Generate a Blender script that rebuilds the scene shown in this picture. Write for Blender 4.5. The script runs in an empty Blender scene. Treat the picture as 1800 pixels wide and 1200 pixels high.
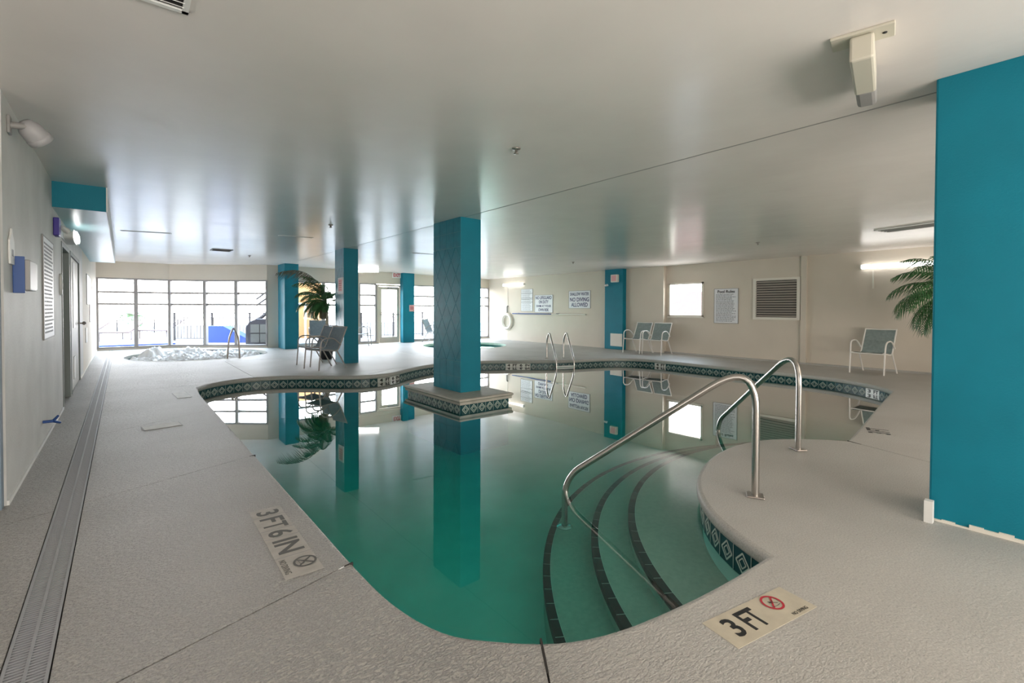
import bpy, bmesh, math, random
from math import sin, cos, pi, radians, sqrt, atan2
from mathutils import Vector, Matrix
from mathutils.geometry import tessellate_polygon
random.seed(7)
S = bpy.context.scene
COL = S.collection
# ------------------------------------------------------------------ camera
H = 1.27
yaw, pitch, roll = radians(39.5125), radians(-0.968), radians(0.1568)
fw = Vector((sin(yaw)*cos(pitch), cos(yaw)*cos(pitch), sin(pitch)))
rt = Vector((cos(yaw), -sin(yaw), 0)); up = rt.cross(fw)
rt2 = rt*cos(roll)+up*sin(roll); up2 = up*cos(roll)-rt*sin(roll)
cam = bpy.data.objects.new('camera', bpy.data.cameras.new('camera')); COL.objects.link(cam)
m = Matrix((rt2, up2, -fw)).transposed().to_4x4(); m.translation = (0, 0, H)
cam.matrix_world = m
cam.data.sensor_width = 36; cam.data.lens = 831.29/1800*36
cam.data.shift_y = -43.44/1800; cam.data.clip_start = .05; cam.data.clip_end = 400
S.camera = cam
# ------------------------------------------------------------------ world, exposure, lights
W = bpy.data.worlds.new('sky'); S.world = W; W.use_nodes = True
wn = W.node_tree.nodes; wl = W.node_tree.links
bg = wn['Background']
tc = wn.new('ShaderNodeTexCoord'); sp = wn.new('ShaderNodeSeparateXYZ'); cr = wn.new('ShaderNodeValToRGB')
wl.new(tc.outputs['Generated'], sp.inputs[0]); wl.new(sp.outputs['Z'], cr.inputs[0])
cr.color_ramp.elements[0].position = 0.0; cr.color_ramp.elements[0].color = (1, .98, .96, 1)
cr.color_ramp.elements[1].position = .6; cr.color_ramp.elements[1].color = (.62, .80, 1, 1)
wl.new(cr.outputs[0], bg.inputs['Color']); bg.inputs['Strength'].default_value = 10.5
S.view_settings.view_transform = 'Standard'; S.view_settings.look = 'None'
S.view_settings.gamma = 1; S.view_settings.use_curve_mapping = False
S.view_settings.exposure = 0.70
S.cycles.max_bounces = 10; S.cycles.diffuse_bounces = 5; S.cycles.transparent_max_bounces = 24
S.cycles.caustics_reflective = False; S.cycles.caustics_refractive = False
S.cycles.sample_clamp_indirect = 6

def area(name, loc, tgt, sx, sy, e, col=(1, 1, 1)):
    l = bpy.data.lights.new(name, 'AREA'); l.shape = 'RECTANGLE'; l.size = sx; l.size_y = sy
    l.energy = e; l.color = col
    o = bpy.data.objects.new(name, l); COL.objects.link(o); o.location = loc
    o.rotation_euler = (Vector(tgt)-Vector(loc)).to_track_quat('-Z', 'Y').to_euler()
    return o
# unseen fill lights added behind camera and in left recess; sky portals at windows
area('fill_behind', (4.5, -4.7, .9), (4.7, -2.2, 2.9), 11, 1.6, 470, (1, .95, .88))
area('fill_recess', (-3.3, .5, .9), (-1.5, 1.5, 2.6), 7, 1.4, 45, (1, .96, .9))
for nm, lc, tg, sx, sy in (('portal_bay', (1.6, 18.9, 1.1), (.9, 10, 1.1), 6.4, 2.3), ('portal_back', (8.3, 16.9, 1.1), (8.3, 5, 1.1), 8.6, 2.3), ('portal_side', (12.45, 7.19, 1.5), (5, 7.19, 1.5), 1.1, 1.0)):
    p_ = area(nm, lc, tg, sx, sy, 1); p_.data.cycles.is_portal = True

# ------------------------------------------------------------------ materials
def nodes(name):
    mt = bpy.data.materials.new(name); mt.use_nodes = True
    nt = mt.node_tree; b = nt.nodes['Principled BSDF']
    return mt, nt, b
def mat(name, col, rough=.5, metal=0, spec=.5, emit=None, es=1, bump=None, mott=None, coat=0):
    mt, nt, b = nodes(name)
    b.inputs['Base Color'].default_value = (*col, 1); b.inputs['Roughness'].default_value = rough
    b.inputs['Metallic'].default_value = metal; b.inputs['Specular IOR Level'].default_value = spec
    b.inputs['Coat Weight'].default_value = coat
    if emit: b.inputs['Emission Color'].default_value = (*emit, 1); b.inputs['Emission Strength'].default_value = es
    g = nt.nodes.new('ShaderNodeNewGeometry')
    if mott:      # (scale, amount): colour wear
        n = nt.nodes.new('ShaderNodeTexNoise'); n.inputs['Scale'].default_value = mott[0]; n.inputs['Detail'].default_value = 5
        nt.links.new(g.outputs['Position'], n.inputs['Vector'])
        r = nt.nodes.new('ShaderNodeValToRGB'); a = mott[1]
        r.color_ramp.elements[0].position = .3; r.color_ramp.elements[1].position = .7
        r.color_ramp.elements[0].color = (*[c*(1-a) for c in col], 1)
        r.color_ramp.elements[1].color = (*[min(1, c*(1+a)) for c in col], 1)
        nt.links.new(n.outputs['Fac'], r.inputs[0]); nt.links.new(r.outputs[0], b.inputs['Base Color'])
    if bump:      # (scale, strength, distance, stretch xyz)
        n = nt.nodes.new('ShaderNodeTexNoise'); n.inputs['Scale'].default_value = bump[0]; n.inputs['Detail'].default_value = 4
        mp = nt.nodes.new('ShaderNodeMapping'); mp.inputs['Scale'].default_value = bump[3] if len(bump) > 3 else (1, 1, 1)
        nt.links.new(g.outputs['Position'], mp.inputs[0]); nt.links.new(mp.outputs[0], n.inputs['Vector'])
        bp = nt.nodes.new('ShaderNodeBump'); bp.inputs['Strength'].default_value = bump[1]; bp.inputs['Distance'].default_value = bump[2]
        nt.links.new(n.outputs['Fac'], bp.inputs['Height']); nt.links.new(bp.outputs[0], b.inputs['Normal'])
    return mt

M = {}
M['teal'] = mat('teal_paint', (.001, .19, .27), .5, spec=.3, bump=(90, .22, .006), mott=(3, .07))
M['teal_tile'] = mat('teal_glazed_tile', (.003, .235, .33), .34, mott=(9, .12))
M['teal_grout'] = mat('teal_grout', (.10, .36, .42), .8)
M['beige'] = mat('beige_wall_paint', (.65, .585, .495), .7, bump=(70, .25, .006), mott=(1.3, .03))
M['greywall'] = mat('grey_left_wall_paint', (.56, .56, .54), .6, bump=(50, .3, .006), mott=(2.2, .09))
M['ceiling'] = mat('semi_gloss_ceiling_paint', (.80, .75, .715), .24, spec=.6, bump=(2.2, .35, .02, (1, .5, 1)), mott=(1.6, .03))
M['white'] = mat('white_paint', (.8, .8, .78), .45)
M['offwhite'] = mat('ivory_plastic', (.78, .74, .66), .4)
M['alu'] = mat('grey_window_frame', (.33, .31, .30), .5)
M['dark'] = mat('dark_gap', (.02, .02, .02), .8)
M['joint'] = mat('deck_joint_filler', (.05, .047, .045), .95, spec=.1)
M['steel'] = mat('stainless_steel', (.52, .49, .46), .22, metal=1, bump=(25, .05, .004))
M['greysteel'] = mat('satin_grey_cover', (.38, .37, .36), .45)
M['lilac'] = mat('grey_lamp_shell', (.40, .39, .40), .5)
M['steel_dark'] = mat('brushed_steel_plate', (.42, .38, .35), .35, metal=1)
M['plaster'] = mat('pool_plaster', (.62, .66, .60), .8, bump=(90, .3, .004), mott=(2.5, .06))
M['tread'] = mat('step_plaster', (.38, .37, .31), .8, bump=(90, .4, .004), mott=(30, .10))
M['black_tile'] = mat('black_nosing_tile', (.012, .011, .011), .7, spec=.15)
M['grout'] = mat('light_grout', (.55, .55, .5), .8)
M['tile_green'] = mat('dark_green_waterline_tile', (.006, .06, .07), .35, spec=.35)
M['tile_relief'] = mat('pale_relief_on_tile', (.55, .62, .56), .5)
M['tile_white'] = mat('white_marker_tile', (.75, .74, .70), .25)
M['ink'] = mat('black_ink', (.015, .015, .015), .5)
M['navy'] = mat('navy_ink', (.02, .02, .12), .5)
M['greyink'] = mat('grey_print', (.30, .31, .33), .6)
M['wornink'] = mat('worn_dark_print', (.11, .11, .105), .6)
M['red'] = mat('red_ink', (.45, .02, .04), .5)
M['pinksign'] = mat('pink_sign_face', (.80, .42, .42), .5)
M['paper'] = mat('white_sign_face', (.80, .81, .84), .45)
M['sling'] = mat('grey_sling_fabric', (.23, .28, .27), .85, bump=(400, .4, .003), mott=(20, .12))
M['chair_white'] = mat('white_chair_frame', (.78, .75, .70), .4)
M['chair_grey'] = mat('taupe_chair_frame', (.40, .37, .35), .4, metal=.3)
M['sling_blue'] = mat('blue_grey_sling_fabric', (.24, .30, .34), .85, bump=(400, .4, .003), mott=(20, .1))
M['frond'] = mat('palm_leaf', (.045, .15, .045), .5, mott=(14, .4))
M['frond_dark'] = mat('dry_palm_leaf', (.13, .12, .07), .6, mott=(14, .3))
M['trunk'] = mat('palm_trunk', (.55, .48, .38), .8, mott=(20, .3), bump=(40, .5, .01))
M['lidface'] = mat('worn_deck_lid', (.60, .58, .54), .55, mott=(9, .12))
M['pot'] = mat('black_pot', (.03, .03, .035), .4)
M['blue'] = mat('blue_plastic', (.03, .09, .30), .4)
M['violet'] = mat('violet_plastic', (.05, .03, .30), .4)
M['bluegrey'] = mat('blue_grey_door_frame', (.16, .22, .28), .5)
M['doorgrey'] = mat('grey_green_door', (.22, .25, .24), .5)
M['doorpale'] = mat('pale_grey_door', (.52, .52, .49), .5)
M['lamp'] = mat('lit_diffuser', (.9, .9, .9), .5, emit=(1, .98, .96), es=4)
M['lampdim'] = mat('unlit_diffuser', (.75, .73, .67), .4)
M['grey'] = mat('grey_metal', (.30, .29, .28), .5)
M['housing'] = mat('cream_lamp_housing', (.58, .55, .46), .45)
M['rope'] = mat('white_rope', (.75, .72, .66), .7)
M['foam'] = mat('white_water_foam', (.92, .93, .94), .5)
M['orange'] = mat('orange_stucco', (.30, .155, .055), .8, mott=(2, .05))
M['outpave'] = mat('grey_terrace_paving', (.20, .195, .19), .8, mott=(3, .1))
M['bronze'] = mat('weathered_bronze_railing', (.035, .032, .032), .6, spec=.2)
M['poolblue'] = mat('blue_terrace_border', (.022, .05, .22), .6, spec=.2)
M['lounge'] = mat('rose_grey_lounger', (.12, .085, .08), .6, spec=.2)
M['pinkwall'] = mat('pink_outdoor_wall', (.115, .075, .072), .8, spec=.1)
M['hut'] = mat('charcoal_shell', (.035, .034, .042), .6, spec=.2)
M['hutpane'] = mat('grey_hut_panel', (.10, .105, .10), .6, spec=.2)

def deckmat():
    mt, nt, b = nodes('textured_deck_coating'); L = nt.links
    g = nt.nodes.new('ShaderNodeNewGeometry')
    n1 = nt.nodes.new('ShaderNodeTexNoise'); n1.inputs['Scale'].default_value = 1.1; n1.inputs['Detail'].default_value = 6
    n2 = nt.nodes.new('ShaderNodeTexNoise'); n2.inputs['Scale'].default_value = 34; n2.inputs['Detail'].default_value = 5; n2.inputs['Roughness'].default_value = .6
    n3 = nt.nodes.new('ShaderNodeTexNoise'); n3.inputs['Scale'].default_value = 120; n3.inputs['Detail'].default_value = 2
    mp = nt.nodes.new('ShaderNodeMapping'); mp.inputs['Scale'].default_value = (1, 2.0, 1); mp.inputs['Rotation'].default_value = (0, 0, .5)
    L.new(g.outputs['Position'], mp.inputs[0]); L.new(mp.outputs[0], n2.inputs['Vector'])
    for n in (n1, n3): L.new(g.outputs['Position'], n.inputs['Vector'])
    r = nt.nodes.new('ShaderNodeValToRGB')
    r.color_ramp.elements[0].position = .3; r.color_ramp.elements[0].color = (.43, .415, .385, 1)
    r.color_ramp.elements[1].position = .7; r.color_ramp.elements[1].color = (.525, .51, .48, 1)
    L.new(n1.outputs['Fac'], r.inputs[0])
    mx = nt.nodes.new('ShaderNodeMix'); mx.data_type = 'RGBA'; mx.blend_type = 'MULTIPLY'; mx.inputs[0].default_value = .45
    r2 = nt.nodes.new('ShaderNodeValToRGB'); r2.color_ramp.elements[0].position = .35; r2.color_ramp.elements[0].color = (.55, .55, .55, 1)
    r2.color_ramp.elements[1].position = .6
    L.new(n3.outputs['Fac'], r2.inputs[0]); L.new(r.outputs[0], mx.inputs['A']); L.new(r2.outputs[0], mx.inputs['B'])
    L.new(mx.outputs['Result'], b.inputs['Base Color'])
    pl = nt.nodes.new('ShaderNodeValToRGB'); pl.color_ramp.elements[0].position = .42; pl.color_ramp.elements[1].position = .56
    L.new(n2.outputs['Fac'], pl.inputs[0])
    b1 = nt.nodes.new('ShaderNodeBump'); b1.inputs['Strength'].default_value = .32; b1.inputs['Distance'].default_value = .018
    sx_ = nt.nodes.new('ShaderNodeSeparateXYZ'); L.new(g.outputs['Position'], sx_.inputs[0])
    mr = nt.nodes.new('ShaderNodeMapRange'); mr.inputs['From Min'].default_value = .9; mr.inputs['From Max'].default_value = 2.2
    mr.inputs['To Min'].default_value = .85; mr.inputs['To Max'].default_value = .15; L.new(sx_.outputs['X'], mr.inputs['Value']); L.new(mr.outputs[0], b1.inputs['Strength'])
    L.new(pl.outputs[0], b1.inputs['Height'])
    b2 = nt.nodes.new('ShaderNodeBump'); b2.inputs['Strength'].default_value = .35; b2.inputs['Distance'].default_value = .004
    L.new(n3.outputs['Fac'], b2.inputs['Height']); L.new(b1.outputs[0], b2.inputs['Normal']); L.new(b2.outputs[0], b.inputs['Normal'])
    b.inputs['Roughness'].default_value = .5; b.inputs['Specular IOR Level'].default_value = .45
    return mt
M['deck'] = deckmat()

def clear(name, ior=1.45, tint=(1, 1, 1), bump=None, absorb=None, boost=1.0):
    mt = bpy.data.materials.new(name); mt.use_nodes = True; nt = mt.node_tree; L = nt.links
    nt.nodes.remove(nt.nodes['Principled BSDF']); out = nt.nodes['Material Output']
    tr = nt.nodes.new('ShaderNodeBsdfTransparent'); tr.inputs[0].default_value = (*tint, 1)
    gl = nt.nodes.new('ShaderNodeBsdfGlossy'); gl.inputs['Roughness'].default_value = .0
    fr = nt.nodes.new('ShaderNodeFresnel'); fr.inputs[0].default_value = ior
    ge = nt.nodes.new('ShaderNodeNewGeometry')
    inv = nt.nodes.new('ShaderNodeMath'); inv.operation = 'SUBTRACT'; inv.inputs[0].default_value = 1; L.new(ge.outputs['Backfacing'], inv.inputs[1])
    mu = nt.nodes.new('ShaderNodeMath'); mu.operation = 'MULTIPLY'; mu.use_clamp = True; L.new(fr.outputs[0], mu.inputs[0]); L.new(inv.outputs[0], mu.inputs[1])
    mb = nt.nodes.new('ShaderNodeMath'); mb.operation = 'MULTIPLY'; mb.use_clamp = True; L.new(mu.outputs[0], mb.inputs[0]); mb.inputs[1].default_value = boost
    mx = nt.nodes.new('ShaderNodeMixShader'); L.new(mb.outputs[0], mx.inputs[0]); L.new(tr.outputs[0], mx.inputs[1]); L.new(gl.outputs[0], mx.inputs[2])
    L.new(mx.outputs[0], out.inputs['Surface'])
    if bump:
        n = nt.nodes.new('ShaderNodeTexNoise'); n.inputs['Scale'].default_value = bump[0]; n.inputs['Detail'].default_value = 1
        L.new(ge.outputs['Position'], n.inputs['Vector'])
        bp = nt.nodes.new('ShaderNodeBump'); bp.inputs['Strength'].default_value = bump[1]; bp.inputs['Distance'].default_value = bump[2]
        L.new(n.outputs['Fac'], bp.inputs['Height']); L.new(bp.outputs[0], gl.inputs['Normal']); L.new(bp.outputs[0], fr.inputs['Normal'])
    if absorb:
        va = nt.nodes.new('ShaderNodeVolumeAbsorption'); va.inputs['Density'].default_value = absorb[1]; va.inputs['Color'].default_value = (*absorb[0], 1)
        L.new(va.outputs[0], out.inputs['Volume'])
    return mt
M['glass'] = clear('window_glass')
M['water'] = clear('pool_water', 1.33, bump=(1.2, .10, .01), absorb=((.05, .86, .82), 1.5), boost=2.7)
M['spawater'] = clear('spa_water', 1.33, bump=(6, .5, .03), absorb=((.25, .85, .75), 1.2))

# ------------------------------------------------------------------ helpers
class MB:
    def __init__(s): s.v = []; s.f = []; s.mi = []; s.sm = []
    def add(s, vs, fs, k=0, smooth=False):
        o = len(s.v); s.v += [tuple(v) for v in vs]
        for f in fs: s.f.append([i+o for i in f]); s.mi.append(k); s.sm.append(smooth)
    def box(s, a, b, k=0, mtx=None):
        x0, y0, z0 = a; x1, y1, z1 = b
        vs = [Vector(p) for p in ((x0, y0, z0), (x1, y0, z0), (x1, y1, z0), (x0, y1, z0), (x0, y0, z1), (x1, y0, z1), (x1, y1, z1), (x0, y1, z1))]
        if mtx: vs = [mtx @ v for v in vs]
        s.add(vs, [(0, 3, 2, 1), (4, 5, 6, 7), (0, 1, 5, 4), (1, 2, 6, 5), (2, 3, 7, 6), (3, 0, 4, 7)], k)
    def prism(s, poly, z0, z1, k=0, mtx=None):
        n = len(poly)
        vs = [Vector((x, y, z0)) for x, y in poly]+[Vector((x, y, z1)) for x, y in poly]
        if mtx: vs = [mtx @ v for v in vs]
        s.add(vs, [list(range(n))[::-1], list(range(n, 2*n))]+[(i, (i+1) % n, n+(i+1) % n, n+i) for i in range(n)], k)
    def tube(s, pts, r, n=10, k=0, cap=True):
        pts = [Vector(p) for p in pts]; rs = r if isinstance(r, (list, tuple)) else [r]*len(pts)
        rings = []; ref = None
        for i, p in enumerate(pts):
            d = ((pts[min(i+1, len(pts)-1)]-p).normalized()+(p-pts[max(i-1, 0)]).normalized()).normalized()
            if ref is None:
                ref = Vector((0, 0, 1)) if abs(d.z) < .9 else Vector((1, 0, 0))
            u = (ref-d*ref.dot(d)).normalized(); w = d.cross(u); ref = u
            rings.append([p+(u*cos(2*pi*j/n)+w*sin(2*pi*j/n))*rs[i] for j in range(n)])
        vs = [v for q in rings for v in q]; fs = []
        for i in range(len(pts)-1):
            for j in range(n): fs.append((i*n+j, i*n+(j+1) % n, (i+1)*n+(j+1) % n, (i+1)*n+j))
        s.add(vs, fs, k, True)
        if cap:
            o = (len(pts)-1)*n
            s.add(rings[0], [list(range(n))[::-1]], k); s.add(rings[-1], [list(range(n))], k)
    def lathe(s, prof, c=(0, 0, 0), n=24, k=0, mtx=None, smooth=True):
        vs = []; m_ = len(prof)
        for j in range(n):
            a = 2*pi*j/n
            for r, z in prof:
                v = Vector((r*cos(a), r*sin(a), z)); v = mtx @ v if mtx else v+Vector(c); vs.append(v)
        s.add(vs, [(j*m_+i, ((j+1) % n)*m_+i, ((j+1) % n)*m_+i+1, j*m_+i+1) for j in range(n) for i in range(m_-1)], k, smooth)
    def obj(s, name, mats, parent=None, bevel=0, loc=None):
        me = bpy.data.meshes.new(name); me.from_pydata(s.v, [], s.f); me.update()
        if not isinstance(mats, (list, tuple)): mats = [mats]
        for q in mats: me.materials.append(M[q] if isinstance(q, str) else q)
        for i, p in enumerate(me.polygons): p.material_index = s.mi[i]; p.use_smooth = s.sm[i]
        o = bpy.data.objects.new(name, me); COL.objects.link(o)
        if parent: o.parent = parent
        if loc: o.location = loc
        if bevel:
            b = o.modifiers.new('bevel', 'BEVEL'); b.width = bevel; b.segments = 2; b.limit_method = 'ANGLE'
        return o
def empty(name, loc=(0, 0, 0), rz=0, label=None, cat=None, group=None):
    o = bpy.data.objects.new(name, None); COL.objects.link(o); o.location = loc; o.rotation_euler = (0, 0, rz)
    o.empty_display_size = .1
    tag(o, label, cat, group); return o
def tag(o, label=None, cat=None, group=None, kind=None):
    if label: o['label'] = label
    if cat: o['category'] = cat
    if group: o['group'] = group
    if kind: o['kind'] = kind
    return o
def struct(o, label=None):
    o['kind'] = 'structure'
    if label: o['label'] = label
    return o
def bx(name, a, b, mt, parent=None, bevel=0):
    q = MB(); q.box(a, b); return q.obj(name, mt, parent, bevel)
def rots(rx=0, ry=0, rz=0, loc=(0, 0, 0)):
    from mathutils import Euler
    m_ = Euler((rx, ry, rz)).to_matrix().to_4x4(); m_.translation = loc; return m_
def text(name, body, size, mt, mtx, parent=None, ext=.001, align='CENTER', sx=1.0, bold=0.0, width=None, height=None):
    c = bpy.data.curves.new('t', 'FONT'); c.body = body; c.size = size; c.align_x = align; c.align_y = 'CENTER'
    c.extrude = ext; c.offset = bold; c.resolution_u = 3
    t = bpy.data.objects.new('t', c); COL.objects.link(t)
    dg = bpy.context.evaluated_depsgraph_get()
    me = bpy.data.meshes.new_from_object(t.evaluated_get(dg)); bpy.data.objects.remove(t)
    xs = [v.co.x for v in me.vertices]; ys = [v.co.y for v in me.vertices]
    cx, cy = (max(xs)+min(xs))/2, (max(ys)+min(ys))/2
    kx = width/(max(xs)-min(xs)) if width else sx
    ky = height/(max(ys)-min(ys)) if height else 1
    for v in me.vertices: v.co = mtx @ Vector(((v.co.x-cx)*kx, (v.co.y-cy)*ky, v.co.z))
    me.name = name; me.materials.clear(); me.materials.append(M[mt])
    o = bpy.data.objects.new(name, me); COL.objects.link(o)
    if parent: o.parent = parent
    return o
def frame_basis(origin, right, upv):
    r = Vector(right).normalized(); u = Vector(upv).normalized(); n = r.cross(u)
    m_ = Matrix((r, u, n)).transposed().to_4x4(); m_.translation = origin; return m_
def cz(x): return 2.65 if x <= 4.0 else 2.65-(x-4.0)*.0157

# ------------------------------------------------------------------ pool outline (counter-clockwise)
def catmull(P, n=6):
    out = []
    for i in range(len(P)-1):
        p0 = P[i-1] if i else P[0]*2-P[1]; p1 = P[i]; p2 = P[i+1]; p3 = P[i+2] if i+2 < len(P) else P[i+1]*2-P[i]
        for j in range(n):
            t = j/n
            out.append(.5*((2*p1)+(p2-p0)*t+(2*p0-5*p1+4*p2-p3)*t*t+(3*p1-p0-3*p2+p3)*t**3))
    return out
segs = [
 [(.92, 9.0), (.88, 8.2), (.88, 6.5), (.88, 4.5), (.88, 3.0), (.88, 2.25), (.90, 1.87), (.97, 1.60), (1.09, 1.44), (1.28, 1.27), (1.52, 1.165), (1.87, 1.095), (2.2, 1.055), (2.56, 1.03)],
 [(2.56, 1.03), (2.63, 1.17), (2.73, 1.34), (2.86, 1.50), (3.03, 1.655), (3.23, 1.79), (3.48, 1.91), (3.8, 2.01), (4.15, 2.07), (4.5, 2.065), (4.84, 1.98), (5.12, 1.80), (5.3, 1.62), (5.42, 1.45)],
 [(5.42, 1.45), (6.5, 1.58), (7.9, 1.75), (9.3, 1.91)],
 [(9.3, 1.91), (9.62, 2.11), (9.9, 2.42), (10.12, 2.8), (10.23, 3.2), (10.27, 3.7), (10.28, 4.5), (10.29, 5.4), (10.3, 6.3), (10.29, 6.9), (10.17, 7.33), (9.92, 7.65), (9.5, 7.87), (8.9, 8.05), (8.35, 8.27), (7.75, 8.66), (7.2, 9.07), (6.6, 9.38), (5.9, 9.5), (5.3, 9.40), (4.75, 9.12), (4.27, 8.79), (3.9, 8.64), (3.55, 8.67), (3.18, 8.86), (2.85, 9.15), (2.5, 9.43), (2.15, 9.60), (1.8, 9.65), (1.45, 9.55), (1.15, 9.34), (.92, 9.0)]]
OUT = []
for sg in segs: OUT += catmull([Vector(q) for q in sg], 4)
def offs(P, d):
    n = len(P); o = []
    for i in range(n):
        a = (P[i]-P[i-1]).normalized(); b = (P[(i+1) % n]-P[i]).normalized()
        na = Vector((a.y, -a.x)); nb = Vector((b.y, -b.x)); s_ = (na+nb)
        if s_.length < 1e-4: s_ = na
        s_.normalize(); c = max(.35, s_.dot(na)); o.append(P[i]+s_*(d/c))
    return o
def ellipse(cx, cy, rx, ry, n=40, rot=0):
    return [Vector((cx+rx*cos(t)*cos(rot)-ry*sin(t)*sin(rot), cy+rx*cos(t)*sin(rot)+ry*sin(t)*cos(rot))) for t in [2*pi*i/n for i in range(n)]]
SPA1 = ellipse(1.62, 15.35, 1.62, 1.75)
SPA2 = ellipse(9.15, 13.65, 1.45, 1.45)
ZW = -.16; ZF = -.80

# ------------------------------------------------------------------ floor: sub-slab with holes + deck slabs
outer = [Vector(q) for q in ((-4, -5), (12.45, -5), (12.45, 16.35), (6.5, 16.35), (4.1, 16.75), (3.6, 16.7), (2.83, 17.4), (2.07, 18.0), (1.17, 18.5), (-.58, 18.5), (-.58, 4.38), (-4, 4.38))]
def holed(loops, z, box=None):
    P = [[Vector((q.x, q.y, 0)) for q in l] for l in loops]
    tri = tessellate_polygon(P); flat = [q for l in P for q in l]
    bm = bmesh.new(); vs = [bm.verts.new((q.x, q.y, z)) for q in flat]
    for t in tri:
        try: f = bm.faces.new([vs[i] for i in t])
        except ValueError: pass
    for f in bm.faces:
        f.normal_update()
        if f.normal.z < 0: f.normal_flip()
    return bm
hole = offs(OUT, .03)
fb = holed([outer, offs(OUT, .08), offs(SPA1, .05), offs(SPA2, .05)], -.014)
me = bpy.data.meshes.new('floor'); fb.to_mesh(me); fb.free(); me.materials.append(M['joint'])
FLOOR = bpy.data.objects.new('floor', me); COL.objects.link(FLOOR); struct(FLOOR, 'textured pale concrete pool deck floor')
def line(a, b):   # plane through a,b ; positive side to the left of a->b
    a = Vector(a); b = Vector(b); d = (b-a).normalized(); return a, Vector((-d.y, d.x))
J0 = line((-.03, 2.07), (.86, 2.31)); J1 = line((-.23, 4.12), (.88, 4.56)); J2 = line((-.18, 6.25), (.88, 6.95))
J3 = line((-.45, 11.5), (.28, 11.35)); J4 = line((-3, 9.3), (9, 9.3)); J5 = line((0, 13.0), (8, 12.9))
JA = line((1.11, 1.14), (1.22, 1.30)); JB = line((5.2, .83), (5.4, 1.42)); JC = line((1.88, 13.8), (1.86, 9.8))
JD = line((6.2, 13), (6.1, 9.5)); JE = line((12, 4.9), (10, 4.8))
J6 = line((0, 4.9), (12, 4.8))
neg = lambda L: (L[0], -L[1])
right_of_drain = (Vector((-.205, 0)), Vector((1, 0))); left_of_drain = (Vector((-.335, 0)), Vector((-1, 0)))
cells = []
for r_ in ([neg(J0)], [J0, neg(J1)], [J1, neg(J2)], [J2]):
    r_ = r_+[neg(J4), JB]
    cells.append(r_+[left_of_drain])
    if r_[0] == neg(J0): cells += [r_+[right_of_drain, JA], r_+[neg(JA)]]
    else: cells.append(r_+[right_of_drain])
cells += [[neg(JB), neg(J6)], [neg(JB), J6, neg(J4)]]
for r_ in ([J4, neg(J5)], [J5]):
    cells.append(r_+[left_of_drain])
    if r_[0] == J4: cells += [r_+[right_of_drain, neg(JC)], r_+[JC, neg(JD)], r_+[JD]]
    else: cells.append(r_+[right_of_drain])
GAP = .004
for c in cells:
    bm = holed([outer, hole, SPA1, SPA2], 0)
    for pt, nr in c:
        g = list(bm.verts)+list(bm.edges)+list(bm.faces)
        if not g: break
        co = Vector((pt.x, pt.y, 0))+Vector((nr.x, nr.y, 0))*GAP
        bmesh.ops.bisect_plane(bm, geom=g, plane_co=co, plane_no=(nr.x, nr.y, 0), clear_inner=True)
    if not bm.faces: bm.free(); continue
    r = bmesh.ops.extrude_face_region(bm, geom=list(bm.faces))
    # the extruded copy goes down; flip originals kept on top
    vs = [e for e in r['geom'] if isinstance(e, bmesh.types.BMVert)]
    bmesh.ops.translate(bm, verts=vs, vec=(0, 0, -.012))
    bmesh.ops.recalc_face_normals(bm, faces=list(bm.faces))
    me = bpy.data.meshes.new('deck_slab'); bm.to_mesh(me); bm.free(); me.materials.append(M['deck'])
    o = bpy.data.objects.new('deck_slab', me); COL.objects.link(o); o.parent = FLOOR

# ------------------------------------------------------------------ walls and ceiling
def wallseg(q, a, b, th, z0, z1, k=0):   # vertical slab from a to b, thickness to the right of a->b (outside)
    a = Vector(a); b = Vector(b); d = (b-a).normalized(); n = Vector((d.y, -d.x))*th
    q.prism([(a.x, a.y), (b.x, b.y), ((b+n).x, (b+n).y), ((a+n).x, (a+n).y)][::-1], z0, z1, k)
# left wall with door recesses 8.15-9.25 and 9.45-11.05
q = MB()
X0 = -.58
def lw(y0, y1, z0, z1): q.box((X0-.18, y0, z0), (X0, y1, z1))
lw(4.38, 8.15, -.02, 2.66); lw(8.15, 9.28, 2.10, 2.66); lw(9.28, 9.42, -.02, 2.66); lw(9.42, 11.3, 2.10, 2.66); lw(11.3, 12.2, -.02, 2.66)
WL = struct(q.obj('wall_left', 'greywall'), 'grey painted left wall')
q = MB(); q.box((X0-.18, 12.2, -.02), (X0, 18.7, 2.66)); o = struct(q.obj('wall_left_far', 'beige'), 'beige far part of the left wall')
struct(bx('wall_left_recess', (-4, 4.38, -.02), (X0-.18, 4.56, 2.66), 'greywall'))
o = bx('trim_1', (X0-.17, 4.30, 0), (X0-.012, 4.378, 2.2), 'bluegrey'); struct(o, 'blue-grey frame at the near end of the left wall')
struct(bx('wall_left_near', (-4.1, -5, -.02), (-4, 4.4, 2.66), 'greywall'))
struct(bx('wall_front', (-4, -5.1, -.02), (12.5, -5, 2.66), 'beige'))
struct(bx('baseboard_left', (X0, 4.38, 0), (X0+.012, 8.1, .03), 'white'))
struct(bx('baseboard_left_far', (X0, 11.35, 0), (X0+.012, 18.4, .03), 'offwhite'))
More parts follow.
